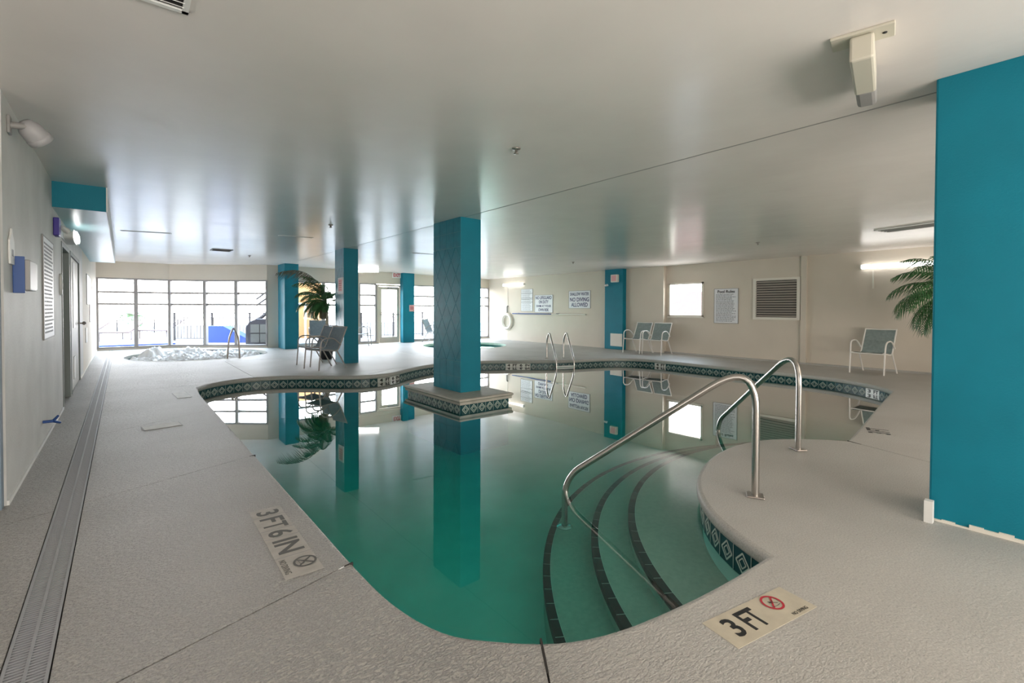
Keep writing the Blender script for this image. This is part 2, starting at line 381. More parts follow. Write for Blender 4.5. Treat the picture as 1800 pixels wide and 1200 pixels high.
# right wall: recessed window bay beyond x=12.3 between y=.. ; far part stands .14 proud
q = MB()
q.box((12.3, -5, -.02), (12.5, 6.66, 2.66)); q.box((12.3, 7.72, -.02), (12.5, 7.82, 2.66))
q.box((12.3, 6.66, -.02), (12.5, 7.72, 1.06)); q.box((12.3, 6.66, 2.02), (12.5, 7.72, 2.66))
q.box((12.16, 7.82, -.02), (12.5, 16.6, 2.66))
struct(q.obj('wall_right', 'beige'), 'beige painted long right wall')
struct(bx('trim_2', (12.24, 4.12, 0), (12.31, 4.24, 2.53), 'beige'), 'beige pilaster strip beside the louvre')
struct(bx('baseboard_right', (12.22, -5, 0), (12.31, 7.82, .035), 'deck'), 'low kerb along the right wall')
# ceiling panels
q = MB(); q.prism([(-4, -5), (3.992, -5), (3.992, 16.9), (2.83, 17.6), (1.17, 18.7), (-4, 18.7)], 2.65, 2.75)
CE = struct(q.obj('ceiling', 'ceiling'), 'glossy painted ceiling')
q = MB()
q.add([(4.008, -5, 2.65), (12.5, -5, cz(12.5)), (12.5, 16.6, cz(12.5)), (4.008, 16.9, 2.65), (4.008, -5, 2.8), (12.5, -5, 2.8), (12.5, 16.6, 2.8), (4.008, 16.9, 2.8)],
      [(0, 3, 2, 1), (4, 5, 6, 7), (0, 1, 5, 4), (1, 2, 6, 5), (2, 3, 7, 6), (3, 0, 4, 7)])
o = q.obj('ceiling_panel', 'ceiling', CE)
bx('joint_filler', (3.991, -5, 2.6485), (4.009, 16.8, 2.70), 'grey', CE)
# teal soffit along the left wall
so = empty('soffit', (X0, 7.2, 2.65), 0, 'boxed soffit with teal end dropping from the ceiling over the left doors', 'soffit')
q = MB(); q.box((0, 0, -.28), (.45, 8.0, .0)); q.obj('body', mat('pale_teal_gloss', (.26, .47, .50), .3, bump=(8, .3, .01, (1, .4, 1))), so)
q = MB(); q.box((-.0, -.012, -.28), (.45, 0, -.0)); q.obj('end_panel', 'teal', so)
q = MB(); q.box((.45, -.012, -.285), (.462, 8.0, 0)); q.obj('edge_trim', 'white', so)

# ------------------------------------------------------------------ window walls
ZS, ZH = .10, 2.12
def window(idx, a, b, trans=(1.74, 1.38), zs=ZS, lbl=None):
    a = Vector(a); b = Vector(b); L = (b-a).length; ang = atan2(b.y-a.y, b.x-a.x)
    w = empty('window_%d' % idx, (a.x, a.y, 0), ang); w['kind'] = 'structure'
    if lbl: w['label'] = lbl
    for x in (0, L-.05):
        bxm('mullion', (x, -.06, zs), (x+.05, .06, ZH), 'alu', w)
    bxm('sill', (0, -.06, zs-.05), (L, .06, zs), 'alu', w); bxm('head', (0, -.05, ZH), (L, .05, ZH+.045), 'alu', w)
    zz = [zs]+sorted(trans)+[ZH]
    for z in trans: bxm('transom', (.045, -.04, z-.028), (L-.045, .05, z+.028), 'alu', w)
    for i in range(len(zz)-1):
        q = MB(); q.add([(.045, 0, zz[i]), (L-.045, 0, zz[i]), (L-.045, 0, zz[i+1]), (.045, 0, zz[i+1])], [(0, 1, 2, 3)]); q.obj('pane', 'glass', w)
    return w
def bxm(name, a, b, mt, parent): q = MB(); q.box(a, b); return q.obj(name, mt, parent)
BAY = [(-.58, 18.5), (.33, 18.5), (1.17, 18.5), (2.07, 18.0), (2.85, 17.36), (3.62, 16.70)]
for i in range(5): window(i+1, BAY[i], BAY[i+1])
q = MB()
for i in range(5):
    a, b = Vector(BAY[i]), Vector(BAY[i+1]); d = (b-a).normalized(); n = Vector((-d.y, d.x))*.14; a0 = a-n*.35; b0 = b-n*.35
    for z0, z1 in ((-.02, ZS-.05), (ZH+.045, 2.66)):
        q.prism([(a0.x, a0.y), (b0.x, b0.y), ((b0+n).x, (b0+n).y), ((a0+n).x, (a0+n).y)], z0, z1)
q.prism([(3.60, 16.66), (4.12, 16.66), (4.12, 16.85), (3.60, 16.85)], -.02, 2.66)
struct(q.obj('wall_back_bay', 'beige'), 'beige wall above the curved bay of windows')
RB = [((4.12, 16.72), (5.3, 16.54)), ((5.3, 16.54), (6.42, 16.37)), ((6.46, 16.36), (7.1, 16.36)), ((8.52, 16.36), (9.73, 16.36)), ((9.73, 16.36), (10.95, 16.36)), ((10.95, 16.36), (12.16, 16.36))]
for i, (a, b) in enumerate(RB): window(6+i, a, b)
q = MB()
q.prism([(4.12, 16.68), (6.44, 16.32), (6.44, 16.46), (4.12, 16.82)], ZH+.045, 2.66); q.prism([(4.12, 16.68), (6.44, 16.32), (6.44, 16.46), (4.12, 16.82)], -.02, ZS-.05)
q.box((6.44, 16.31, ZH+.045), (12.3, 16.47, 2.66)); q.box((6.44, 16.31, -.02), (7.12, 16.47, ZS-.05)); q.box((8.5, 16.31, -.02), (12.3, 16.47, ZS-.05))
q.box((6.42, 16.31, ZS-.05), (6.47, 16.45, ZH+.05)); q.box((8.10, 16.33, -.02), (8.52, 16.47, ZH+.05))
struct(q.obj('wall_back', 'beige'), 'beige wall around the back windows and exit door')
# glass exit door
d = empty('door_1', (7.12, 16.36, 0)); struct(d, 'glazed exit door in the back wall')
bxm('door_frame', (0, -.06, 0), (.07, .06, 2.14), 'beige', d); bxm('door_frame', (.91, -.06, 0), (.98, .06, 2.14), 'beige', d); bxm('door_frame', (.07, -.06, 2.08), (.91, .06, 2.14), 'beige', d)
q = MB(); q.box((.09, -.03, .01), (.19, .02, 2.06)); q.box((.79, -.03, .01), (.89, .02, 2.06)); q.box((.19, -.03, .01), (.79, .02, .22)); q.box((.19, -.03, 1.96), (.79, .02, 2.06)); lf = q.obj('door_leaf', 'beige', d)
q = MB(); q.add([(.19, 0, .22), (.79, 0, .22), (.79, 0, 1.96), (.19, 0, 1.96)], [(0, 1, 2, 3)]); q.obj('pane', 'glass', d)
bxm('push_bar', (.12, -.09, 1.02), (.86, -.06, 1.06), 'steel_dark', d); bxm('door_closer', (.42, -.09, 2.0), (.8, -.03, 2.05), 'grey', d)
q = MB()
random.seed(3)
for r, z in enumerate((1.66, 1.53)):
    for i in range(9): q.box((.24+i*.058, -.012, z), (.24+i*.058+random.uniform(.02, .042), -.006, z+.05))
o = q.obj('lettering', 'greyink', d); o['kind'] = 'stuff'
# left wall doors
def ldoor(idx, y0, y1, mt, lite, lbl):
    d = empty('door_%d' % idx, (X0, y0, 0)); struct(d, lbl)
    L = y1-y0
    bxm('door_frame', (-.17, 0, 0), (.008, .06, 2.10), 'doorgrey', d); bxm('door_frame', (-.17, L-.10, 0), (.008, L, 2.10), 'doorgrey', d)
    bxm('door_frame', (-.17, .06, 2.04), (.008, L-.10, 2.10), 'doorgrey', d)
    lf = bxm('door_leaf', (-.12 if not lite else -.05, .065, .01), (-.08 if not lite else -.01, L-.105, 2.035), mt, d)
    if lite:
        bxm('vision_panel', (-.015, .62, .95), (-.002, .92, 1.98), 'paper', lf)
        bxm('kick_plate', (-.015, .62, .15), (-.002, .92, .50), 'white', lf)
        q = MB(); q.tube([(-.012, L-.22, 1.0), (.06, L-.22, 1.0)], .012); q.lathe([(0, -.03), (.028, -.015), (.03, .01), (0, .03)], n=12, mtx=rots(0, pi/2, 0, (.07, L-.22, 1.0))); q.obj('knob', 'steel_dark', lf)
ldoor(2, 8.15, 9.28, 'doorgrey', False, 'dark grey-green recessed door in the left wall')
ldoor(3, 9.42, 11.3, 'doorpale', True, 'pale grey door with narrow vision panel and knob')
# right wall window and louvre
struct(bx('wall_left_backing', (-.82, 8.0, -.02), (-.765, 11.5, 2.3), 'greywall'))  # added behind the doors to block leaking sky light
struct(bx('floor_threshold', (-.82, 8.0, -.1), (-.582, 11.5, -.001), 'deck'))
w = empty('window_12', (12.3, 7.72, 1.06), -pi/2); struct(w, 'square window in the right wall')
L_, Hh = 1.06, .96
for a, b in (((0, -.03, 0), (.045, .12, Hh)), ((L_-.045, -.03, 0), (L_, .12, Hh)), ((0, -.03, -.0), (L_, .12, .045)), ((0, -.03, Hh-.045), (L_, .12, Hh))): bxm('window_frame', a, b, 'offwhite', w)
bxm('sill', (-.03, -.05, -.03), (L_+.03, .02, .0), 'offwhite', w)
q = MB(); q.add([(.045, .05, .045), (L_-.045, .05, .045), (L_-.045, .05, Hh-.045), (.045, .05, Hh-.045)], [(0, 1, 2, 3)]); q.obj('pane', 'glass', w)
v = empty('wall_louvre', (12.3, 5.33, 1.02), -pi/2, 'rectangular louvred vent with pale frame in the right wall', 'vent')
L_, Hh = 1.07, 1.02
for a, b in (((0, -.05, 0), (.07, 0, Hh)), ((L_-.07, -.05, 0), (L_, 0, Hh)), ((.07, -.05, 0), (L_-.07, 0, .06)), ((.07, -.05, Hh-.06), (L_-.07, 0, Hh))): bxm('frame', a, b, 'offwhite', v)
bxm('backing', (.07, -.006, .06), (L_-.07, -.001, Hh-.06), 'dark', v)
q = MB(); q.box((-.44, -.002, -.028), (.44, .002, .028)); sl = None
lo = mat('louvre_slat_metal', (.50, .45, .40), .45)
for i in range(15):
    if sl is None: sl = q.obj('slat', lo, v); o = sl
    else: o = sl.copy(); COL.objects.link(o)
    o.location = (L_/2+.0, -.028, .09+i*.0595); o.scale = (1.055, 1, 1); o.rotation_euler = (radians(50), 0, 0)

# ------------------------------------------------------------------ pool
PO = empty('swimming_pool', (4, 4, 0), 0, 'freeform indoor swimming pool with patterned waterline tiles and curved corner steps', 'pool')
inv = Matrix.Translation((-4, -4, 0))
def P_(q, name, mt, kind=None, bevel=0):
    q.v = [tuple(Vector(v)-Vector((4, 4, 0))) for v in q.v]
    o = q.obj(name, mt, PO, bevel)
    if kind: o['kind'] = kind
    return o
# coping nose
prof = [(.034, -.0005), (.018, -.002), (.006, -.010), (.0, -.026), (.0, -.055), (.006, -.070), (.018, -.078), (.05, -.080)]
rings = [offs(OUT, o_) for o_, z in prof]
q = MB(); n = len(OUT); vs = []
for (o_, z), rg in zip(prof, rings): vs += [(v.x, v.y, z) for v in rg]
fs = []
for k in range(len(prof)-1):
    for i in range(n): fs.append((k*n+i, (k+1)*n+i, (k+1)*n+(i+1) % n, k*n+(i+1) % n))
q.add(vs, fs, 0, True); P_(q, 'coping', 'deck')
for a_, b_ in (((1.135, 1.175), (1.235, 1.318)), ((.835, 2.303), (.880, 2.315)), ((.835, 4.541), (.880, 4.559)), ((5.37, 1.33), (5.42, 1.45))):
    dd = (Vector(b_)-Vector(a_)); mj = frame_basis((a_[0], a_[1], 0), (dd.x, dd.y, 0), (-dd.y, dd.x, 0)); q = MB(); q.box((.0, -.004, -.03), (dd.length, .004, .0012), mtx=mj); P_(q, 'joint_sealant', 'joint')
# shell wall + floor
w0 = offs(OUT, .045)
q = MB(); q.add([(v.x, v.y, -.078) for v in w0]+[(v.x, v.y, ZF) for v in w0], [(i, n+i, n+(i+1) % n, (i+1) % n) for i in range(n)])
P_(q, 'pool_wall', 'plaster')
bm = holed([w0], ZF); me = bpy.data.meshes.new('pool_floor'); bm.to_mesh(me); bm.free(); me.materials.append(M['plaster'])
o = bpy.data.objects.new('pool_floor', me); COL.objects.link(o); o.parent = PO; o.location = (-4, -4, 0)
# steps
SC = Vector((4.75, .04)); steps = [(2.79, -.35), (3.07, -.455), (3.42, -.56)]
for R_, z in steps:
    q = MB(); A0, A1, N = radians(20), radians(168), 60
    arc = [SC+Vector((cos(A0+(A1-A0)*i/N), sin(A0+(A1-A0)*i/N)))*R_ for i in range(N+1)]
    poly = [(v.x, v.y) for v in arc]
    vs = [(x, y, z) for x, y in poly]+[(x, y, ZF) for x, y in poly]+[(SC.x, SC.y+.3, z)]
    q.add(vs, [(i, i+1, 2*N+2) for i in range(N)]+[(i, N+1+i, N+2+i, i+1) for i in range(N)])
    P_(q, 'step', 'tread')
def inside(p, poly):
    c = False
    for i in range(len(poly)):
        a, b = poly[i-1], poly[i]
        if (a.y > p.y) != (b.y > p.y) and p.x < (b.x-a.x)*(p.y-a.y)/(b.y-a.y)+a.x: c = not c
    return c
for R_, z in steps:       # nosing tiles
    stp = .152; da = stp/R_; hg = .0035
    q = MB(); a0 = -da/2+hg/R_; a1 = da/2-hg/R_
    def pt(a, r, zz): return (r*cos(a), r*sin(a), zz)
    rO, rI = R_+.006, R_-.046
    vs = []
    for a in (a0, 0, a1): vs += [pt(a, rI, .003), pt(a, rO, .003), pt(a, rO, -.045), pt(a, rI, -.01)]
    q.add(vs, [(0, 1, 5, 4), (4, 5, 9, 8), (1, 2, 6, 5), (5, 6, 10, 9), (0, 3, 2, 1), (8, 9, 10, 11), (0, 4, 7, 3), (4, 8, 11, 7)])
    first = None; a = radians(22)
    gp = MB(); cc = []
    while a < radians(166):
        pv = SC+Vector((cos(a), sin(a)))*(R_-.02)
        if inside(pv, w0):
            if first is None: first = q.obj('nosing_tile', 'black_tile', PO); o = first
            else: o = first.copy(); COL.objects.link(o)
            o.location = (SC.x-4, SC.y-4, z); o.rotation_euler = (0, 0, a); cc.append(a)
        a += da
    N = len(cc)*2; A0, A1 = cc[0]-da/2, cc[-1]+da/2
    vs = []
    for i in range(N+1):
        t = A0+(A1-A0)*i/N; vs += [pt(t, rI-.004, .0012), pt(t, rO-.003, .0012), pt(t, rO-.003, -.047)]
    gp.add([Vector(v)+Vector((SC.x, SC.y, z)) for v in vs], [(3*i, 3*i+1, 3*i+4, 3*i+3) for i in range(N)]+[(3*i+1, 3*i+2, 3*i+5, 3*i+4) for i in range(N)])
    P_(gp, 'grout', 'grout')
# waterline tiles along the outline
P3 = offs(OUT, .034)
cum = [0]
for i in range(n): cum.append(cum[-1]+(P3[(i+1) % n]-P3[i]).length)
TOT = cum[-1]
def at(s):
    s %= TOT
    import bisect
    i = max(0, min(n-1, bisect.bisect_right(cum, s)-1)); a, b = P3[i], P3[(i+1) % n]
    return a+(b-a)*((s-cum[i])/max(1e-9, cum[i+1]-cum[i]))
TW = .152
def tilemesh():
    q = MB(); h = TW/2-.002; T = -.080; B = -.236
    q.box((-h, -.006, B), (h, .008, T))
    # raised border lines and lozenge: drawn as thin relief bars on the inward face (+y local is inward)
    cx, czz = 0, -.158
    def bar(x0, z0, x1, z1, w=.006):
        d = Vector((x1-x0, 0, z1-z0)).normalized()*0 if False else None
        a = Vector((x0, z0)); b = Vector((x1, z1)); dd = (b-a).normalized(); nn = Vector((-dd.y, dd.x))*w/2
        ps = [a+nn, b+nn, b-nn, a-nn]
        q.add([(p.x, .0085, p.y) for p in ps]+[(p.x, .0105, p.y) for p in ps], [(4, 5, 6, 7), (0, 4, 7, 3), (1, 2, 6, 5), (0, 1, 5, 4), (3, 7, 6, 2)], 1)
    for rr, ww in ((.056, .009), (.030, .006)):
        bar(-rr, czz, 0, czz+rr, ww); bar(0, czz+rr, rr, czz, ww); bar(rr, czz, 0, czz-rr, ww); bar(0, czz-rr, -rr, czz, ww)
    bar(-h+.002, B+.004, -h+.002, T-.004, .004)
    return q
TM = tilemesh(); t0 = None
q = MB(); q.box((-TW/2+.0015, -.006, -.236), (TW/2-.0015, .009, -.080)); WT = None
markers = {}
def nearest(x, y):
    best = min(range(0, int(TOT/TW)+1), key=lambda k: (at(k*TW+TW/2)-Vector((x, y))).length); return best
for (x, y, txt) in ((9.86, 2.36, '3FT'), (10.34, 6.72, '4FT'), (7.35, 8.98, '4FT6IN'), (3.95, 8.62, '4FT6IN')):
    k = nearest(x, y); ch = txt
    grp = ['3', 'FT'] if txt == '3FT' else ['4', 'FT'] if txt == '4FT' else ['4', 'FT', '6', 'IN']
    for i, g in enumerate(grp): markers[k-i] = g
NT = int(TOT/TW)
for k in range(NT):
    a, b = at(k*TW), at(k*TW+TW); c = (a+b)/2; d = b-a
    ang = atan2(d.y, d.x)+0.0     # local x along outline; inward is left of travel = local +y
    if (b-a).length < .10: continue
    if k in markers:
        if WT is None: WT = q.obj('marker_tile', 'tile_white', PO); o = WT
        else: o = WT.copy(); COL.objects.link(o)
        o.location = (c.x-4, c.y-4, 0); o.rotation_euler = (0, 0, ang)
        text('lettering', markers[k], .1, 'ink', frame_basis((0, .0105, -.120), (-1, 0, 0), (0, 0, 1)), o, width=.07 if len(markers[k]) == 1 else .11, height=.062, bold=.004)
    else:
        if t0 is None: t0 = TM.obj('waterline_tile', ['tile_green', 'tile_relief'], PO); o = t0
        else: o = t0.copy(); COL.objects.link(o)
        o.location = (c.x-4, c.y-4, 0); o.rotation_euler = (0, 0, ang)
# water body
wo = offs(OUT, .05)
bm = holed([wo], ZW)
r = bmesh.ops.extrude_face_region(bm, geom=list(bm.faces)); vs = [e for e in r['geom'] if isinstance(e, bmesh.types.BMVert)]
bmesh.ops.translate(bm, verts=vs, vec=(0, 0, -.70)); bmesh.ops.recalc_face_normals(bm, faces=list(bm.faces))
me = bpy.data.meshes.new('pool_water'); bm.to_mesh(me); bm.free(); me.materials.append(M['water'])
o = bpy.data.objects.new('pool_water', me); COL.objects.link(o); tag(o, 'still blue-green water filling the swimming pool', 'water')

# ------------------------------------------------------------------ pillars
def clip(poly, x0, x1, y0, y1):
    for ax, val, s in ((0, x0, 1), (0, x1, -1), (1, y0, 1), (1, y1, -1)):
        o = []
        for i in range(len(poly)):
            a, b = poly[i-1], poly[i]; da = (a[ax]-val)*s; db = (b[ax]-val)*s
            if (da < 0) != (db < 0):
                t = da/(da-db); o.append((a[0]+(b[0]-a[0])*t, a[1]+(b[1]-a[1])*t))
            if db >= 0: o.append(b)
        poly = o
        if len(poly) < 3: return []
    return poly
def area2(P): return abs(sum(P[i-1][0]*P[i][1]-P[i][0]*P[i-1][1] for i in range(len(P))))/2
def pillar(name, x0, y0, x1, y1, z0, label, tiled=None, mt='teal', ztop=None):
    e = empty(name, ((x0+x1)/2, (y0+y1)/2, z0), 0, label, 'pillar', None)
    c = Vector(((x0+x1)/2, (y0+y1)/2, z0)); zt = (ztop or min(cz(x0), cz(x1)))+.012-z0
    q = MB(); ins = .008 if tiled else 0
    q.box((x0-c.x+ins, y0-c.y, 0), (x1-c.x, y1-c.y, zt)); sh = q.obj('shaft', 'teal_grout' if False else mt, e, 0 if tiled else .012)
    if tiled:
        xf = x0-c.x; W_ = y1-y0; lo, hi = tiled; g = .004
        bp = MB(); bp.box((xf+.004, -W_/2+.002, .001), (xf+ins+.001, W_/2-.002, zt-.001)); bp.obj('grout', 'teal_grout', e)
        def tile(poly):
            if len(poly) < 3 or area2(poly) < 2e-4: return
            t = MB(); k = len(poly)
            vs = [(xf-.001, W_/2-u, v_) for u, v_ in poly]+[(xf+.006, W_/2-u, v_) for u, v_ in poly]
            t.add(vs, [list(range(k))[::-1], list(range(k, 2*k))]+[(i, (i+1) % k, k+(i+1) % k, k+i) for i in range(k)])
            t.obj('tile', 'teal_tile', e)
        dw, dh = W_/3, .44
        z = lo
        # diamonds
        zc = lo-dh
        while zc < hi+dh:
            for i in range(-1, 8):
                ux = i*dw/2; off = 0 if i % 2 == 0 else dh/2
                cx_, cz_ = ux, zc+off
                pl = [(cx_-dw/2+g, cz_), (cx_, cz_-dh/2+g*1.6), (cx_+dw/2-g, cz_), (cx_, cz_+dh/2-g*1.6)]
                tile(clip(pl, 0, W_, lo, hi))
            zc += dh
        # plain square courses below and above
        for (a, b) in ((.0, lo-g), (hi+g, zt)):
            nr = max(1, round((b-a)/.23)); hh = (b-a)/nr
            for r_ in range(nr):
                for i in range(4):
                    tile([(i*W_/4+g/2, a+r_*hh+g/2), ((i+1)*W_/4-g/2, a+r_*hh+g/2), ((i+1)*W_/4-g/2, a+(r_+1)*hh-g/2), (i*W_/4+g/2, a+(r_+1)*hh-g/2)])
    return e
pillar('pillar', 3.93, 5.98, 4.30, 6.78, 0.0, 'teal pillar with diamond tile relief rising from its plinth in the pool', (.47, 2.2))
pillar('pillar', 3.92, 10.81, 4.26, 11.38, 0.0, 'teal diamond-tiled pillar behind the pair of chairs, with a pink notice', (.47, 2.2))
pillar('pillar', 3.87, 15.70, 4.28, 16.50, 0.0, 'plain teal pillar at the right end of the bay windows')
pillar('pillar', 3.78, -.25, 4.20, .59, 0.0, 'large plain teal pillar cut by the right edge of the frame')
q = MB(); random.seed(5)
for k in range(14):
    q.box((3.768, -.25+k*.06, .0), (3.782, -.19+k*.06, random.uniform(.006, .03)))
o = q.obj('chipped_skirt', 'offwhite', bpy.data.objects['pillar.003']); o.location = (-3.99, -.17, 0)
pillar('pillar', 8.03, 16.08, 8.50, 16.32, 0.0, 'slim teal pillar beside the glazed exit door')
pillar('pillar', 12.0, 9.14, 12.17, 9.86, 0.0, 'flat teal pilaster on the right wall beside two chairs')
# plinth in the pool
pl = empty('plinth', (4.1, 6.35, 0), 0, 'moulded stone plinth with tile band under the pool pillar', 'plinth')
def rect(x0, y0, x1, y1): return [(x0, y0), (x1, y0), (x1, y1), (x0, y1)]
px0, py0, px1, py1 = -.47, -.81, .47, .85
q = MB(); pr = [(.0, -.085), (.0, -.05), (.02, -.03), (.012, -.008), (-.02, .0), (-.06, .0)]   # outward offset, z
rings_ = [[(px0-o_, py0-o_, z), (px1+o_, py0-o_, z), (px1+o_, py1+o_, z), (px0-o_, py1+o_, z)] for o_, z in pr]
vs = [v for r_ in rings_ for v in r_]; fs = [(4*k+i, 4*k+(i+1) % 4, 4*(k+1)+(i+1) % 4, 4*(k+1)+i) for k in range(len(pr)-1) for i in range(4)]
fs.append([4*(len(pr)-1)+i for i in range(4)]); fs.append([3, 2, 1, 0]); q.add(vs, fs)
q.obj('cap', mat('worn_stone_cap', (.44, .41, .36), .6, bump=(40, .4, .01), mott=(8, .12)), pl)
q = MB(); q.box((px0+.04, py0+.04, ZF+.001), (px1-.04, py1-.04, -.083)); q.obj('base', 'teal', pl)
for side in range(4):
    Ls = (px1-px0-.08) if side % 2 == 0 else (py1-py0-.08); k = round(Ls/TW); st = Ls/k
    for i in range(k):
        o = t0.copy(); COL.objects.link(o); o.parent = pl; o.name = 'waterline_tile'
        u = -Ls/2+st*(i+.5); o.scale = (st/TW, 1, 1)
        cxx, cyy = 0, (py0+py1)/2
        if side == 0: o.location = (u, py0+.036, 0); o.rotation_euler = (0, 0, pi)
        if side == 1: o.location = (px1-.036, cyy+u, 0); o.rotation_euler = (0, 0, -pi/2)
        if side == 2: o.location = (u, py1-.036, 0); o.rotation_euler = (0, 0, 0)
        if side == 3: o.location = (px0+.036, cyy+u, 0); o.rotation_euler = (0, 0, pi/2)

# ------------------------------------------------------------------ rails
def smooth(P, r=.12, n=6):
    P = [Vector(p) for p in P]; o = [P[0]]
    for i in range(1, len(P)-1):
        a = (P[i-1]-P[i]); b = (P[i+1]-P[i]); rr_ = r[i-1] if isinstance(r, list) else r; d = min(rr_, a.length*.49 if not isinstance(r, list) else rr_, b.length*.49 if not isinstance(r, list) else rr_)
        A = P[i]+a.normalized()*d; B = P[i]+b.normalized()*d
        for j in range(n+1):
            t = j/n; o.append(A*(1-t)**2+P[i]*2*t*(1-t)+B*t*t)
    o.append(P[-1]); return o
def handrail(base, foot, zfoot, label):
    base = Vector(base); foot = Vector(foot); d = foot-base; L = d.length
    e = empty('handrail', (base.x, base.y, 0), atan2(d.y, d.x), label, 'handrail', 'bent steel handrails on the pool steps')
    q = MB(); q.tube(smooth([(0, 0, 0), (0, 0, .94), (L, 0, -.06), (L, 0, zfoot)], [.36, .16], 10), .024, 14)
    q.obj('rail', 'steel', e)
    q = MB(); q.box((-.055, -.05, 0), (.055, .05, .012)); q.obj('base_flange', 'steel_dark', e, .012)
    q = MB(); q.lathe([(0, .0), (.062, .0), (.062, .008), (.024, .014)], (L, 0, zfoot+.001), 20); q.obj('foot_flange', 'steel', e)
    return e
handrail((3.31, 1.41), (2.69, 2.60), -.455, 'bent steel handrail on the steps nearest the 3 FT marker')
handrail((4.72, 1.64), (5.47, 2.77), -.455, 'steel handrail on the far side of the pool steps, partly behind the other')
# exit ladder
la = empty('pool_ladder', (8.59, 8.665, 0), 0, 'steel pool ladder with two hoops at the far pool edge', 'ladder')
tv = Vector((.44, -.17)).normalized(); nv = Vector((-.36, -.93)).normalized()
for s in (-1, 1):
    b = tv*s*.235
    pts = [(b.x, b.y, 0), (b.x, b.y, .56)]+[]
    b1 = b+nv*.17; b2 = b+nv*.62
    q = MB(); q.tube(smooth([(b.x, b.y, 0), (b.x, b.y, .50), (b1.x, b1.y, .70), (b2.x, b2.y, .02), (b2.x, b2.y, -.60)], .14, 6), .02, 10); q.obj('rail', 'steel', la)
    q = MB(); q.lathe([(0, 0), (.045, 0), (.045, .008), (.02, .012)], (b.x, b.y, 0), 14); q.obj('base_flange', 'steel_dark', la)
for z in (-.14, -.40):
    c = nv*.62; q = MB(); a_ = c-tv*.235; b_ = c+tv*.235
    q.tube([(a_.x, a_.y, z), (b_.x, b_.y, z)], .022, 8); q.obj('rung', 'white', la)
# spa rail (narrow inverted V seen end-on)
sr = empty('spa_rail', (2.16, 13.62, 0), radians(-9), 'dark steel grab rail shaped like a narrow inverted V beside the foaming spa', 'handrail')
for s_ in (0, 1):
    q = MB(); q.tube(smooth([(-.14, .35*s_, 0), (-.10, .35*s_, .5), (0, .35*s_+.05, .80), (.11, .35*s_, .5), (.13, .35*s_, 0)], .12, 5), .02, 8); q.obj('rail', 'steel_dark', sr)

# ------------------------------------------------------------------ spas
def spa(loop, name, label, foam):
    cx = sum(v.x for v in loop)/len(loop); cy = sum(v.y for v in loop)/len(loop)
    e = empty(name, (cx, cy, 0), 0, label, 'spa'); n_ = len(loop)
    L0 = [(v.x-cx, v.y-cy) for v in offs(loop, -.02)]; L1 = [(v.x-cx, v.y-cy) for v in offs(loop, .02)]
    q = MB(); vs = [(x, y, .004) for x, y in L1]+[(x, y, .012) for x, y in L0]+[(x, y, -.07) for x, y in L0]
    q.add(vs, [(k*n_+i, k*n_+(i+1) % n_, (k+1)*n_+(i+1) % n_, (k+1)*n_+i) for k in range(2) for i in range(n_)]); q.obj('coping', 'deck', e)
    q = MB(); L2 = L1; q.add([(x, y, -.06) for x, y in L2]+[(x, y, -.7) for x, y in L2], [(i, (i+1) % n_, n_+(i+1) % n_, n_+i) for i in range(n_)]+[[n_+i for i in range(n_)]])
    q.obj('basin', ['plaster'], e)
    q = MB(); q.add([(x, y, -.062) for x, y in L0]+[(x, y, -.15) for x, y in L0], [(i, (i+1) % n_, n_+(i+1) % n_, n_+i) for i in range(n_)]); q.obj('tile_band', 'tile_green', e)
    q = MB(); q.prism([(x, y) for x, y in L2], -.69, -.10); w = q.obj('spa_water', 'spawater')
    w.location = (cx, cy, 0); tag(w, 'water in the '+('bubbling spa by the bay windows' if foam else 'round spa at the back right'), 'water')
    return cx, cy
cx, cy = spa(SPA1, 'spa', 'oval spa full of bubbling foam in front of the bay windows', True)
spa(SPA2, 'spa', 'round sunken spa near the exit door', False)
# foam : one uncountable mass
random.seed(11); q = MB()
NX, NY = 120, 110; idx = {}
vs = []; fs = []
from mathutils import noise as mn
for j in range(NY+1):
    for i in range(NX+1):
        x = -1.6+3.2*i/NX; y = -1.72+3.44*j/NY
        if (x/1.56)**2+(y/1.69)**2 > 1: continue
        ed = 1-((x/1.56)**2+(y/1.69)**2)
        h = mn.fractal(Vector((x*6, y*6, 1.3)), .8, 2, 5)*.07+.04+.10*max(0, mn.noise(Vector((x*1.3, y*1.3, 5))))
        h += .13*max(0, 1-((x+1.0)**2+(y-.9)**2)*7)+.10*max(0, 1-((x+.15)**2+(y-1.1)**2)*6)
        idx[i, j] = len(vs); vs.append((x, y, -.13+max(0, h)*min(1, ed*6)*1.5))
for j in range(NY):
    for i in range(NX):
        kk = [(i, j), (i+1, j), (i+1, j+1), (i, j+1)]
        if all(k in idx for k in kk): fs.append([idx[k] for k in kk])
q.add(vs, fs, 0, True); o = q.obj('foam', 'foam'); o.location = (cx, cy, 0); tag(o, 'white bubbling foam heaped on the spa water', 'foam', kind='stuff')

# ------------------------------------------------------------------ trench drain
dr = empty('trench_drain', (-.27, 6, 0), 0, 'long twin-row slotted trench drain running beside the left wall', 'drain')
q = MB(); q.box((-.064, -11, -.013), (.064, 12.4, -.0125)); q.obj('channel', 'dark', dr)
dm = mat('drain_plastic', (.33, .34, .36), .5)
for x0, x1 in ((-.064, -.054), (-.005, .005), (.054, .064)):
    q = MB(); q.box((x0, -11, -.013), (x1, 12.4, .002)); q.obj('rail', dm, dr)
q = MB(); y = -6.5
while y < 12.4:
    q.box((-.054, y, -.008), (-.005, y+.009, -.0005)); q.box((.005, y, -.008), (.054, y+.009, -.0005)); y += .018
o = q.obj('slat', dm, dr); o['kind'] = 'stuff'

